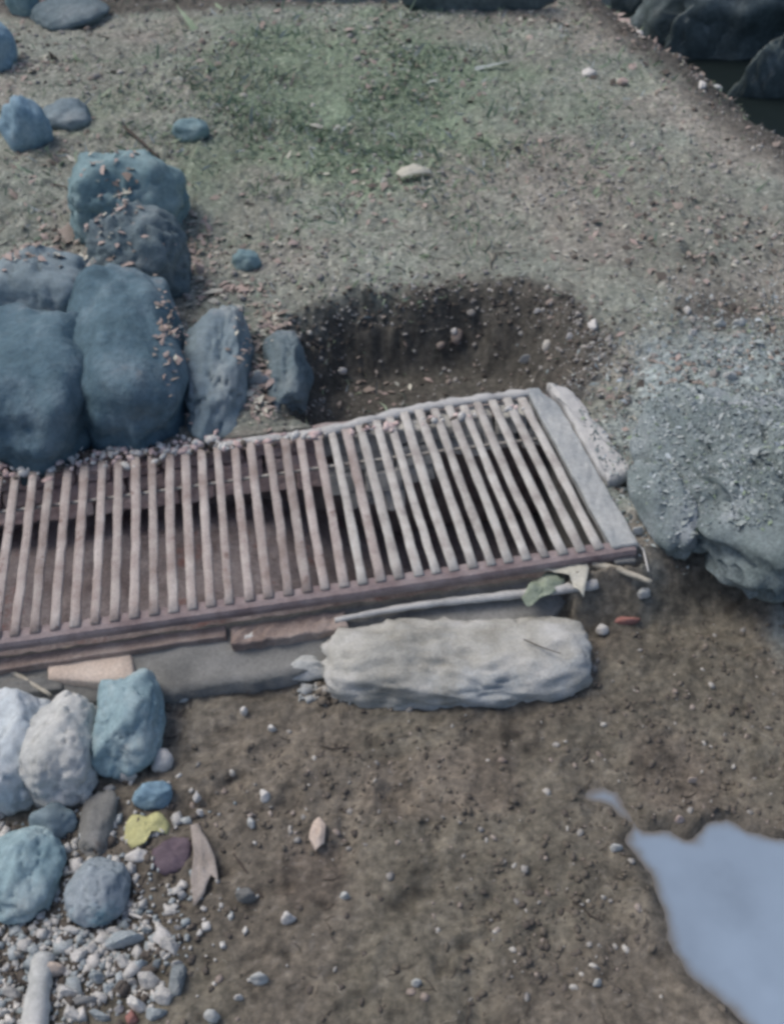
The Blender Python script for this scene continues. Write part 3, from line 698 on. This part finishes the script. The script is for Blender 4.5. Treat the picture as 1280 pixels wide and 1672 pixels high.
# ------------------------------------------------------------------ boulders, upper left
rock('boulder', 200, 325, 98, 84, 0.26, M['teal'], 'rounded teal boulder strewn with pinkish litter, rear of the left pile', 'boulder', 101, sub=5, sink=0.5, flat=0.7, facets=9, fine=0.07, rot=0.3)
rock('boulder', 222, 432, 76, 70, 0.22, M['bluerock'], 'angular boulder between the teal boulder and the largest one', 'boulder', 162, sub=5, sink=0.5, flat=0.7, facets=3, fine=0.07, squ=0.72, rough=0.3)
rock('boulder', 70, 505, 96, 74, 0.20, M['slatey'], 'lavender-grey low boulder above the broad one at the left edge', 'boulder', 155, sub=5, sink=0.6, flat=0.7, facets=4, fine=0.06, squ=0.7)
rock('boulder', 212, 582, 92, 148, 0.22, M['darkblue'], 'largest dark slate-blue boulder, against the back of the grate', 'boulder', 171, sub=5, sink=0.6, flat=0.80, squ=0.55, facets=3, fine=0.022, rough=0.22, rot=0.13, zoff=-0.02)
rock('boulder', 52, 625, 104, 132, 0.20, M['darkblue'], 'broad blue-grey boulder at the left edge behind the grate', 'boulder', 174, sub=5, sink=0.6, flat=0.80, squ=0.6, facets=3, fine=0.022, rough=0.22, rot=0.13)
rock('boulder', 360, 596, 58, 128, 0.13, M['slatey'], 'tall narrow grey-blue boulder right of the largest one', 'boulder', 106, sub=5, sink=0.6, flat=0.65, squ=0.78, fine=0.06)
rock('boulder', 468, 612, 42, 76, 0.11, M['bluerock'], 'small rounded teal-grey boulder next to the dark hollow', 'boulder', 107, sub=5, sink=0.6, flat=0.7, squ=0.85, fine=0.06)
rock('boulder', 45, 212, 40, 38, 0.17, M['cyan'], 'round bright blue stone at the left, above the teal boulder', 'boulder', 108, sub=4, sink=0.3)
rock('boulder', 112, 188, 42, 26, 0.07, M['slatey'], 'flat bluish stone just right of the round bright blue stone', 'boulder', 109, sub=4, sink=0.5)
rock('boulder', 2, 82, 24, 34, 0.16, M['cyan'], 'blue stone cut off by the left edge near the top', 'boulder', 110, sub=4)
rock('boulder', 40, 8, 26, 20, 0.12, M['teal'], 'teal stone at the top left corner', 'boulder', 111, sub=4)
rock('boulder', 110, 18, 60, 28, 0.07, M['bluerock'], 'low greenish-grey stone at the top left', 'boulder', 112, sub=4, sink=0.5)
rock('boulder', 314, 214, 30, 20, 0.07, M['teal'], 'small pale teal stone alone in the grass right of the pile', 'boulder', 113, sub=4)
rock('boulder', 400, 425, 26, 18, 0.05, M['teal'], 'half-buried pale teal stone above the tall narrow boulder', 'boulder', 114, sub=4, sink=0.6)
rock('stone', 8, 1000, 26, 42, 0.05, M['cyan'], 'blue stone resting on the grate bars at the left edge', 'stone', 115, sub=4, zoff=0.12)
# right-hand stones in the frosty cover and ditch
M['mossrock'] = mat('frosty_mossy_stone', [(0.11, 0.145, 0.150), (0.19, 0.235, 0.245), (0.30, 0.345, 0.365)], 6, 0.9, 0.9, 60, spots=(5, 0.55, (0.33, 0.37, 0.40)), grain=0.4)
big = rock('boulder', 1262, 745, 200, 178, 0.17, M['mossrock'], 'broad frosty blue-grey boulder overgrown with pale cover, at the right edge', 'boulder', 116, sub=5, sink=0.7, flat=0.85, facets=2, squ=0.9, fine=0.10, rough=0.3, zoff=-0.035)
lob = rock('boulder', 1082, 822, 44, 84, 0.10, M['mossrock'], 'slim grey-green stone between the end plate and the broad frosty boulder', 'boulder', 117, sub=4, sink=0.6, squ=0.85, rot=0.15, fine=0.06)
M['wetstone'] = mat('wet_ditch_stone', [(0.050, 0.072, 0.075), (0.085, 0.115, 0.122), (0.15, 0.19, 0.20)], 4, 0.5, 0.9, 16, spots=(3, 0.62, (0.12, 0.15, 0.17)), grain=0.35)
rock('boulder', 1240, 60, 190, 96, 0.62, M['wetstone'], 'largest dark wet boulder filling the ditch at the top right', 'boulder', 118, sub=5, sink=0.5, rough=0.35, fine=0.08, squ=0.8, zoff=0.12)
rock('boulder', 1095, 22, 90, 56, 0.60, M['wetstone'], 'dark bluish boulder at the top edge in the ditch', 'boulder', 119, sub=5, sink=0.5, rough=0.3, fine=0.08, squ=0.8, zoff=0.12)
rock('boulder', 1165, 112, 90, 44, 0.45, M['wetstone'], 'low dark wet stone on the ditch slope below the largest dark boulder', 'boulder', 127, sub=5, sink=0.6, rough=0.3, fine=0.08, squ=0.8, zoff=0.06)
rock('boulder', 1268, 178, 80, 46, 0.45, M['wetstone'], 'low dark wet stone beside the grey one at the right edge of the ditch', 'boulder', 128, sub=5, sink=0.6, rough=0.3, fine=0.08, squ=0.8, zoff=0.06)
rock('boulder', 565, 2, 125, 14, 0.16, M['wetstone'], 'dark wet stone along the top edge, left of the middle', 'boulder', 129, sub=4, sink=0.5, squ=0.8, zoff=0.06)
rock('boulder', 775, 0, 125, 14, 0.16, M['wetstone'], 'dark wet stone along the top edge, right of the middle', 'boulder', 130, sub=4, sink=0.5, squ=0.8, zoff=0.06)
rock('boulder', 1275, 150, 26, 24, 0.16, M['bluerock'], 'grey stone at the right edge below the dark ditch boulder', 'boulder', 120, sub=4, sink=0.5)

# ------------------------------------------------------------------ stones, lower left
rock('stone', 14, 1228, 66, 100, 0.12, M['paleblue'], 'big whitish-blue stone cut by the left edge below the plank', 'stone', 201, sub=5, rough=0.2, squ=0.75, fine=0.06, sink=0.4)
rock('stone', 104, 1228, 62, 92, 0.12, M['palerock'], 'big pale grey-green stone left of the teal one', 'stone', 202, sub=5, rough=0.2, squ=0.75, fine=0.06, sink=0.4)
rock('stone', 205, 1186, 60, 92, 0.13, M['paleteal'], 'upright teal stone in front of the pinkish block', 'stone', 203, sub=5, rough=0.2, flat=0.6, facets=6, squ=0.72, fine=0.05)
rock('stone', 48, 1122, 60, 26, 0.05, M['concrete'], 'flat grey stone under the slanting stick at left', 'stone', 216, sub=4)
rock('stone', 248, 1300, 36, 28, 0.05, M['cyan'], 'smooth blue stone chip just above the yellow leaf', 'stone', 204, sub=4, flat=0.7)
rock('stone', 36, 1425, 66, 80, 0.08, M['paleteal'], 'teal-blue stone at the left edge, lower of the big ones', 'stone', 205, sub=5, squ=0.75, fine=0.06, sink=0.4)
rock('stone', 88, 1345, 40, 36, 0.06, M['slatey'], 'bluish stone wedged under the big pale grey-green stone', 'stone', 206, sub=4)
rock('stone', 160, 1455, 52, 62, 0.07, M['bluegrey'], 'round blue-grey stone above the rubble heap', 'stone', 207, sub=5, rough=0.12, flat=0.8, sink=0.4, fine=0.05)
rock('stone', 160, 1345, 30, 56, 0.035, M['concrete'], 'flat dull grey-brown stone left of the yellow leaf', 'stone', 208, sub=4, squ=0.7, sink=0.6)
rock('stone', 265, 1242, 20, 24, 0.04, M['white'], 'white angular stone at the right foot of the teal stone', 'stone', 209, sub=3)
rock('stone', 208, 1268, 17, 12, 0.03, M['white'], 'small white stone under the teal stone', 'stone', 210, sub=3)
rock('stone', 140, 1300, 12, 20, 0.04, M['palerock'], 'narrow pale stone between the pale grey-green stone and the dull flat one', 'stone', 211, sub=3)
rock('stone', 85, 1585, 24, 15, 0.035, M['pinkblock'], 'yellowish stone at the top of the thick pale stub', 'stone', 212, sub=3)
rock('stone', 285, 1143, 26, 10, 0.02, M['palerock'], 'pale sliver of stone right of the top of the teal stone', 'stone', 213, sub=3)
rock('stone', 225, 1398, 20, 14, 0.02, M['white'], 'white crumb under the yellow leaf', 'stone', 214, sub=3)
rock('stone', 165, 1378, 14, 16, 0.02, M['white'], 'whitish crumb at the top of the round blue-grey stone', 'stone', 215, sub=3)

rub = [(205, 1535, 32, 16), (275, 1545, 24, 20), (185, 1520, 14, 12), (290, 1600, 24, 26), (245, 1600, 20, 24), (270, 1625, 22, 18), (230, 1575, 14, 12), (200, 1570, 16, 14), (130, 1560, 18, 20), (160, 1595, 16, 14),
       (110, 1620, 20, 14), (140, 1635, 24, 12), (180, 1615, 13, 14), (225, 1640, 20, 14), (118, 1655, 22, 14), (165, 1660, 20, 10), (160, 1500, 13, 9), (120, 1520, 15, 10), (240, 1520, 10, 8), (215, 1605, 12, 10), (290, 1575, 10, 8),
       (255, 1655, 18, 14), (195, 1648, 13, 10), (150, 1550, 12, 10), (258, 1575, 11, 9), (290, 1515, 8, 7), (180, 1545, 10, 8), (95, 1545, 12, 9), (30, 1560, 16, 12), (20, 1620, 18, 14), (45, 1600, 10, 9), (10, 1655, 14, 12), (100, 1680, 18, 14), (35, 1530, 12, 8)]
RL = {0: 'long pale rubble stone at the top of the heap, just under the round blue-grey stone', 1: 'large pale rubble stone at the upper right of the heap', 3: 'largest pale wedge-shaped rubble stone at the right edge of the heap',
      5: 'pale slanting rubble stone just above the small brick-red shard', 4: 'bluish pale rubble stone in the middle of the heap, left of the wedge-shaped one', 8: 'dull pale rubble stone at the upper left of the heap, beside the thick pale stub', 10: 'pale rubble stone touching the right side of the thick pale stub'}
for k, (u, v, a, b) in enumerate(rub):
    rock('rubble_stone', u, v, a*1.12, b*1.12, 0.012+a*0.00085, M['rubble'] if k % 3 else M['rubbleb'], RL.get(k) or 'pale angular rubble stone in the loose heap at the bottom left', 'stone', 300+k, sub=3, rough=0.12, facets=14, flat=0.42, sink=0.2, rot=random.uniform(-1, 1)*0.6, smooth=False, group='pale rubble stones heaped at the bottom left', zoff=0.002)
rock('brick_shard', 215, 1662, 12, 14, 0.02, M['redbit'], 'small brick-red shard among the pale rubble', 'shard', 350, sub=3, flat=0.6)
rock('brick_shard', 1022, 1012, 26, 9, 0.022, M['redbit'], 'reddish shard on the mud right of the sack', 'shard', 351, sub=3, flat=0.6)
rock('stone', 982, 1028, 11, 11, 0.02, M['white'], 'small white stone at the left end of the reddish shard', 'stone', 352, sub=3)

single = [(470, 1500, 15, 13, 'bright white pebble at the lower end of the dark twig', 'white'), (432, 1300, 10, 14, 'upright white pebble on the mud under the sack left end', 'white'), (322, 1302, 7, 12, 'narrow white pebble above the pinkish husk', 'white'),
          (328, 1328, 7, 8, 'small white pebble touching the top of the pinkish husk', 'white'), (445, 1192, 9, 9, 'round white pebble left below the sack', 'white'), (398, 1162, 7, 9, 'pale pebble below the grey kerb left of the round white one', 'white'),
          (298, 1462, 7, 7, 'white pebble left of the husk foot', 'white'), (390, 1630, 8, 7, 'white pebble near the bottom, right of the rubble', 'white'), (345, 1660, 14, 14, 'pale stone at the bottom edge right of the rubble', 'palerock'),
          (425, 1600, 16, 12, 'dull pale stone right of the rubble heap', 'palerock'), (378, 1500, 6, 10, 'thin pale pebble under the dark twig', 'palerock'), (402, 1465, 20, 14, 'muddy flat stone below the dark twig top', 'concrete'),
          (410, 1345, 8, 12, 'pale chip left of the short dark twig', 'palerock'), (565, 1465, 10, 9, 'dull pebble alone right of the bright white one', 'palerock'), (975, 1605, 9, 8, 'pale pebble close to the puddle bottom edge', 'palerock'),
          (680, 1605, 9, 9, 'small pale pebble in the mud at the lower middle', 'palerock'), (1130, 1275, 8, 6, 'yellowish pebble above the puddle', 'pinkblock'), (1108, 1338, 9, 10, 'pinkish pebble standing at the puddle upper rim', 'pinkbit'),
          (1005, 1385, 10, 10, 'pale pebble at the left tip of the puddle', 'palerock'), (1165, 1322, 8, 8, 'dark clod on the puddle upper rim', 'gritdark'), (968, 530, 9, 12, 'bright pebble at the right rim of the dark hollow', 'white'),
          (930, 548, 7, 6, 'whitish pebble left of the bright one at the hollow rim', 'white'), (742, 535, 6, 7, 'white pebble in the middle of the hollow bank', 'white'), (878, 505, 7, 5, 'white chip high on the hollow bank', 'white'), (557, 598, 9, 7, 'white pebble at the left side of the dark hollow', 'white'),
          (860, 580, 14, 5, 'pale flake at the lower right of the hollow bank', 'palerock'), (1122, 507, 6, 9, 'white pebble left in the dark pebbly dip', 'white'), (1130, 545, 7, 6, 'white pebble under the dark pebbly dip', 'white'), (1205, 530, 11, 8, 'rounded pale pebble right in the pebbly dip', 'palerock'),
          (1175, 530, 11, 7, 'oval grey pebble in the middle of the pebbly dip', 'palerock'), (962, 120, 13, 8, 'bright white pebble on the bank near the ditch edge', 'white'), (1016, 133, 10, 7, 'pinkish pebble right of the white one on the bank', 'pinkbit'), (1042, 52, 9, 8, 'white pebble on the dark ditch slope', 'white'),
          (1145, 140, 7, 8, 'white pebble at the lip of the ditch', 'white'), (1170, 143, 10, 8, 'curved pale pebble right of the lip pebble', 'palerock'), (865, 62, 6, 5, 'tiny yellowish pebble by the green moss edge', 'pinkblock'),
          (1200, 575, 9, 9, 'pale pebble at the top of the frosty cover', 'palerock'), (1040, 868, 10, 8, 'white crumb by the corner of the end plate', 'palerock'), (1190, 615, 12, 10, 'round pale pebble in the frosty cover', 'palerock'), (1052, 965, 12, 12, 'pale lump under the tip of the pale blunt stick', 'palerock')]
for k, (u, v, a, b, t, mm) in enumerate(single):
    rock('pebble', u, v, a, b, 0.012+a*0.0012, M[mm], t, 'pebble', 400+k, sub=3, rough=0.3, facets=8, flat=0.6, sink=0.2)
# pale crumbs where the grate meets the boulders, and wedged between boulders
for k, (u, v, a, b, t) in enumerate([(303, 585, 13, 22, 'pale crumbly stone wedged between the largest and the tall narrow boulder'), (298, 622, 10, 22, 'narrow pale stone under the wedged crumbly one'), (425, 628, 20, 9, 'pale flake lying between the tall narrow and the small teal boulder')]):
    rock('stone', u, v, a, b, 0.06, M['palerock'], t, 'stone', 500+k, sub=3, rough=0.35)

# ------------------------------------------------------------------ stuff: grit, clods, litter, grass
def scatter(name, tv, tf, pos, scl, mats, midx, tilt=0.5, seed=0, squash=None, smooth=False):
    r = np.random.default_rng(seed); N = len(pos)
    a = r.uniform(0, 2*np.pi, N); t1 = r.normal(0, tilt, N); t2 = r.normal(0, tilt, N)
    ca, sa = np.cos(a), np.sin(a); c1, s1 = np.cos(t1), np.sin(t1); c2, s2 = np.cos(t2), np.sin(t2)
    V = tv[None]*scl[:, None, :]
    V = V*(1+r.normal(0, 0.16, V.shape)) if squash is None else V
    x, y, z = V[..., 0], V[..., 1], V[..., 2]
    y, z = y*c1[:, None]-z*s1[:, None], y*s1[:, None]+z*c1[:, None]
    x, z = x*c2[:, None]+z*s2[:, None], -x*s2[:, None]+z*c2[:, None]
    x, y = x*ca[:, None]-y*sa[:, None], x*sa[:, None]+y*ca[:, None]
    co = np.stack([x, y, z], -1)+pos[:, None, :]
    nv = tv.shape[0]; F_ = (tf[None]+(np.arange(N)*nv)[:, None, None]).reshape(-1, tf.shape[1]); k = tf.shape[1]
    me = bpy.data.meshes.new(name); me.vertices.add(N*nv); me.vertices.foreach_set('co', co.ravel())
    me.loops.add(F_.size); me.loops.foreach_set('vertex_index', F_.ravel().astype(np.int32))
    me.polygons.add(len(F_)); me.polygons.foreach_set('loop_start', np.arange(0, F_.size, k, dtype=np.int32))
    for m in mats: me.materials.append(m)
    me.polygons.foreach_set('material_index', np.repeat(midx, len(tf)).astype(np.int32))
    if smooth: me.polygons.foreach_set('use_smooth', np.ones(len(F_), bool))
    me.update(); me.validate()
    o = bpy.data.objects.new(name, me); COL.objects.link(o); tag(o, kind='stuff'); return o

def sample(N, dens, x0=-2.3, x1=2.3, y0=0.45, y1=5.4, seed=0):
    """random ground points; dens(x, y, s, n) in 0..1"""
    r = np.random.default_rng(seed); out = []; c = 0
    while c < N:
        y = np.exp(r.uniform(np.log(y0), np.log(y1), N*3)); x = r.uniform(-1, 1, N*3)*(0.42*y+0.45)
        x = np.clip(x, x0, x1); s, n = w2g(x, y)
        k = r.uniform(0, 1, len(x)) < dens(x, y, s, n)
        k &= ~((s > -2.1) & (s < 0.0) & (n > -0.11) & (n < 0.55))
        k &= seg_sd(PUD, x, y) < 0.0
        out.append(np.stack([x[k], y[k]], 1)); c += k.sum()
    p = np.concatenate(out)[:N]; z = height(p[:, 0], p[:, 1])
    return np.concatenate([p, z[:, None]], 1)
def backmask(s, n): return sst(-0.05, 0.35, n-0.25*sst(0, .3, s))
V1, F1 = ICO[1]
cl = lambda x, y, f, sd: sst(0.35, 0.75, vnoise(x*f, y*f, seed=sd))
# grit on the bank
P = sample(6500, lambda x, y, s, n: backmask(s, n)*(0.15+0.85*cl(x, y, 3, 200)), seed=1)
r = np.random.default_rng(2); N = len(P); far = 0.6+0.22*P[:, 1]
sz = r.lognormal(0, 0.45, N)*0.0042*far
scatter('gravel', V1, F1, P+np.array([0, 0, 0.001]), np.stack([sz, sz*r.uniform(.6, 1, N), sz*r.uniform(.4, .8, N)], 1), [M['grit'], M['gritpale'], M['gritdark'], M['litter']], r.choice([0, 1, 2, 3], N, p=[.55, .14, .15, .16]), seed=3, smooth=False)
# more around the hollow's bank
def hol(x, y, s, n):
    d = np.sqrt(((x-HC[0])/0.43)**2+((y-HC[1])/0.30)**2); return np.exp(-((d-0.95)/0.14)**2)*sst(0.55, 0.6, n)
P = sample(1500, hol, seed=4); N = len(P); sz = np.minimum(r.lognormal(0, 0.5, N)*0.0045, 0.010)
scatter('gravel', V1, F1, P, np.stack([sz, sz*r.uniform(.6, 1, N), sz*r.uniform(.4, .8, N)], 1), [M['grit'], M['gritpale'], M['gritdark']], r.choice([0, 1, 2], N, p=[.28, .10, .62]), seed=5)
# clods and crumbs on the mud in front
P = sample(3300, lambda x, y, s, n: (1-backmask(s, n))*(0.08+0.92*cl(x, y, 4, 201)), y1=2.0, seed=6); N = len(P); sz = np.minimum(r.lognormal(0, 0.65, N)*0.0033, 0.008)
M['clod'] = mat('mud_clod', [(0.11, 0.098, 0.082), (0.165, 0.148, 0.125)], 8, 0.9, 0.3, 80)
scatter('mud_clods', V1, F1, P, np.stack([sz*1.2, sz*r.uniform(.6, 1.1, N), sz*r.uniform(.4, .8, N)], 1), [M['clod'], M['gritdark'], M['grit'], M['litter'], M['gritpale']], r.choice([0, 1, 2, 3, 4], N, p=[.60, .22, .08, .06, .04]), seed=7)
# chips amongst the rubble and stones, lower left
c0 = px(150, 1560, ZF); c1 = px(90, 1400, ZF); c2 = px(40, 1600, ZF); c3 = px(250, 1420, ZF)
def rb(x, y, s, n):
    return np.clip(np.exp(-((x-c0[0])/0.12)**2-((y-c0[1])/0.085)**2)+0.5*np.exp(-((x-c1[0])/0.12)**2-((y-c1[1])/0.12)**2)+0.8*np.exp(-((x-c2[0])/0.07)**2-((y-c2[1])/0.08)**2)+0.2*np.exp(-((x-c3[0])/0.1)**2-((y-c3[1])/0.12)**2), 0, 1)
CT = np.array([[-1, -1, -1], [1, -1, -1], [1, 1, -1], [-1, 1, -1], [-.8, -.7, 1], [.9, -.8, .8], [.6, .9, 1], [-.9, .7, .6]], float)*0.8; CF = np.array([[0, 3, 2, 1], [4, 5, 6, 7], [0, 1, 5, 4], [1, 2, 6, 5], [2, 3, 7, 6], [3, 0, 4, 7]])
P = sample(2000, rb, x0=-1.0, x1=0.2, y1=1.4, seed=8); N = len(P); sz = r.lognormal(0, 0.5, N)*0.0042
scatter('stone_chips', CT, CF, P+np.array([0, 0, 0.002]), np.stack([sz*1.2, sz*r.uniform(.6, 1.1, N), sz*r.uniform(.4, .8, N)], 1), [M['rubble'], M['rubbleb'], M['gritdark'], M['white']], r.choice([0, 1, 2, 3], N, p=[.42, .25, .25, .08]), seed=9)
# crumbly crust along the back edge of the grate
N = 700; rq = np.random.default_rng(77); ss = rq.uniform(-1.45, -0.10, N); keep = rq.uniform(0, 1, N) < np.where(ss < -0.86, 1.0, 0.25); ss = ss[keep]; N = len(ss)
nn_ = np.where(ss < -0.86, rq.normal(0.520, 0.018, N), rq.normal(0.492, 0.007, N)); xy = GO[None]+GE[None]*ss[:, None]+GN[None]*nn_[:, None]
sz = rq.lognormal(0, 0.5, N)*0.0062
scatter('crumbs', V1, F1, np.concatenate([xy, np.where(ss < -0.86, -0.006+rq.uniform(0, 0.012, N), 0.003)[:, None]], 1), np.stack([sz*1.3, sz*0.8, sz*.7], 1), [M['brick'], M['rubble'], M['wallstone'], M['gritdark']], rq.choice([0, 1, 2, 3], N, p=[.35, .3, .2, .15]), seed=78)
# leaf litter: folded flakes
LT = np.array([[-1, 0, 0], [0, -.5, .1], [1, 0, .05], [0, .5, .22], [0, 0, .3]], float); LF = np.array([[0, 1, 4], [1, 2, 4], [2, 3, 4], [3, 0, 4]])
P = sample(2600, lambda x, y, s, n: backmask(s, n)*(0.05+0.95*sst(0.5, 0.8, vnoise(x*2.6+5, y*2.6, seed=202))), seed=10); N = len(P); sz = r.lognormal(0, 0.4, N)*0.0095*(0.6+0.2*P[:, 1])
scatter('leaf_litter', LT, LF, P+np.array([0, 0, 0.003]), np.stack([sz, sz, sz], 1), [M['litter'], M['pinkbit'], M['paleleaf'], M['gritdark']], r.choice([0, 1, 2, 3], N, p=[.5, .15, .12, .23]), tilt=0.35, seed=11)
# litter on and beside the teal boulder and the pile
for (u, v, ru, rv, nn, zz, sd) in [(190, 355, 42, 40, 90, 0.14, 12), (90, 420, 80, 35, 160, 0.02, 13), (320, 400, 40, 50, 90, 0.01, 14), (440, 520, 26, 30, 70, 0.0, 15), (320, 560, 16, 50, 60, 0.02, 16), (380, 470, 40, 12, 50, 0.0, 17), (60, 130, 60, 14, 60, 0.0, 18)]:
    rq = np.random.default_rng(sd); Q = []
    for _ in range(nn):
        p = px(u+rq.normal(0, ru*0.6), v+rq.normal(0, rv*0.6), zz); Q.append((p[0], p[1], max(zz if sd == 12 else -9, float(height(p[0], p[1])))+0.004))
    if sd == 12:
        continue
    Q = np.array(Q); sz = rq.lognormal(0, 0.4, nn)*0.012
    scatter('leaf_litter', LT, LF, Q, np.stack([sz, sz, sz], 1), [M['litter'], M['pinkbit'], M['paleleaf']], rq.choice([0, 1, 2], nn, p=[.5, .3, .2]), tilt=0.4, seed=sd)
# litter lying on the teal boulder: dropped onto its surface
bpy.context.view_layer.update()
dg = bpy.context.evaluated_depsgraph_get()
rq = np.random.default_rng(5); Q = []
for _ in range(640):
    u_, v_, a_, b_, z_ = [(195, 345, 26, 34, 0.15), (195, 345, 26, 34, 0.15), (110, 445, 60, 16, 0.08), (292, 600, 10, 50, 0.03), (410, 560, 14, 40, 0.03), (60, 470, 50, 18, 0.08), (420, 630, 10, 26, 0.02)][rq.integers(7)]
    p = px(u_+rq.normal(0, a_), v_+rq.normal(0, b_), z_)
    ok, loc, *_r = SC.ray_cast(dg, Vector((p[0], p[1], 2.0)), Vector((0, 0, -1)))
    if ok: Q.append((loc[0], loc[1], loc[2]+0.004))
Q = np.array(Q); sz = rq.lognormal(0, 0.4, len(Q))*0.0095
scatter('leaf_litter', LT, LF, Q, np.stack([sz, sz, sz], 1), [M['litter'], M['pinkbit'], M['paleleaf']], rq.choice([0, 1, 2], len(Q), p=[.4, .4, .2]), tilt=0.3, seed=55)

# broken dark twigs and roots trodden into the mud, pale dry stems on the bank
TT = []; TF = []
for i, (x_, y_, z_) in enumerate([(-1, 0, 0), (-.35, .10, .05), (.3, -.05, .06), (1, .12, 0)]):
    for k in range(3): TT.append((x_, y_+0.05*math.cos(k*2.09), z_+0.05*math.sin(k*2.09)))
for i in range(3):
    for k in range(3): TF.append((i*3+k, i*3+(k+1) % 3, i*3+3+(k+1) % 3, i*3+3+k))
TT = np.array(TT); TF = np.array(TF)
P = sample(520, lambda x, y, s, n: (1-backmask(s, n))*(0.15+0.85*cl(x, y, 5, 210)), y1=2.0, seed=30); N = len(P); sz = r.lognormal(0, 0.5, N)*0.0085
scatter('twig_litter', TT, TF, P+np.array([0, 0, 0.001]), np.stack([sz, sz*1.1, sz], 1), [M['twig'], M['gritdark'], M['palestick']], r.choice([0, 1, 2], N, p=[.62, .25, .13]), tilt=0.15, seed=31, squash=1)
P = sample(900, lambda x, y, s, n: backmask(s, n)*(0.1+0.9*cl(x, y, 4, 211)), seed=32); N = len(P); sz = r.lognormal(0, 0.5, N)*0.013
scatter('twig_litter', TT, TF, P+np.array([0, 0, 0.002]), np.stack([sz, sz*1.1, sz], 1), [M['twig'], M['litter'], M['palestick']], r.choice([0, 1, 2], N, p=[.3, .35, .35]), tilt=0.2, seed=33, squash=1)
# grass: short bent blades
GT = np.array([[-.10, 0, 0], [.10, 0, 0], [.07, .25, .55], [-.07, .25, .55], [0, .75, .9]], float); GF = np.array([[0, 1, 2], [0, 2, 3], [3, 2, 4]])
def moss(x, y, s, n):
    c = px(560, 150); g_ = np.exp(-((x-c[0])/0.8)**2-((y-c[1])/0.8)**2)
    c = px(330, 290); g_ = np.maximum(g_, 0.8*np.exp(-((x-c[0])/0.25)**2-((y-c[1])/0.3)**2))
    return g_*sst(0.25, 0.7, vnoise(x*6, y*6, seed=94)+0.15)*backmask(s, n)
P = sample(21000, moss, seed=20); N = len(P); sz = r.lognormal(0, 0.5, N)*0.015*(0.6+0.8*vnoise(P[:, 0]*7, P[:, 1]*7, seed=120))
scatter('grass', GT, GF, P, np.stack([sz, sz, sz], 1), [M['grass'], M['frost'], M['litter']], r.choice([0, 1, 2], N, p=[.74, .18, .08]), tilt=1.0, seed=21)
P = sample(3000, lambda x, y, s, n: backmask(s, n)*0.9, seed=22); N = len(P); sz = r.lognormal(0, 0.35, N)*0.012
scatter('grass', GT, GF, P, np.stack([sz, sz, sz], 1), [M['grass'], M['frost'], M['litter'], M['grit']], r.choice([0, 1, 2, 3], N, p=[.22, .28, .25, .25]), tilt=0.6, seed=23)
mc = px(1240, 720)
P = sample(16000, lambda x, y, s, n: np.exp(-((x-mc[0]-0.08)/0.34)**2-((y-mc[1])/0.40)**2)*sst(0.2, 0.6, vnoise(x*9, y*9, seed=95)+0.2), seed=24)
bpy.context.view_layer.update(); dg = bpy.context.evaluated_depsgraph_get()
P2 = []
for p in P:                                         # settle on whatever is there: mound, boulder or lobe
    ok, loc, nrm, *_r = SC.ray_cast(dg, Vector((p[0], p[1], 1.0)), Vector((0, 0, -1)))
    if ok and nrm[2] > 0.0 and p[1] > 1.44+0.1*fbm(np.array(p[0]*9), np.array(0.0), seed=3): P2.append(loc[:])
P = np.array(P2); N = len(P); sz = r.lognormal(0, 0.45, N)*0.0040
scatter('ground_cover', LT, LF, P+np.array([0, 0, 0.001]), np.stack([sz, sz*1.1, sz*1.2], 1), [M['frost'], M['grass'], M['paleblue'], M['mossrock']], r.choice([0, 1, 2, 3], N, p=[.40, .06, .06, .48]), tilt=0.6, seed=25)
# mud crumbs banked against the foot of the sack and the kerb
A_ = px(530, 1132, ZF); B_ = px(962, 1122, ZF); rq = np.random.default_rng(91); N = 420; t = rq.uniform(-0.03, 1.03, N)
X = A_[0]+(B_[0]-A_[0])*t; Y = A_[1]+(B_[1]-A_[1])*t-0.012*np.sin(np.clip(t, 0, 1)*math.pi)+rq.normal(0, 0.010, N); sz = rq.lognormal(0, 0.5, N)*0.005
scatter('mud_clods', V1, F1, np.stack([X, Y, height(X, Y)+0.002], 1), np.stack([sz*1.3, sz, sz*.7], 1), [M['clod'], M['gritdark'], M['grit'], M['gritpale']], rq.choice([0, 1, 2, 3], N, p=[.55, .25, .12, .08]), seed=92)

# pale crumbs shed along the sack and the foot of the boulders
rq = np.random.default_rng(93); N = 260; t = rq.uniform(-0.1, 0.95, N)
X = A_[0]+(B_[0]-A_[0])*t; Y = A_[1]+(B_[1]-A_[1])*t-0.006+rq.normal(0, 0.012, N); sz = rq.lognormal(0, 0.5, N)*0.0032
scatter('crumbs', CT, CF, np.stack([X, Y, height(X, Y)+0.002], 1), np.stack([sz*1.3, sz, sz*.7], 1), [M['sack'], M['white']], rq.choice([0, 1], N, p=[.85, .15]), seed=94)
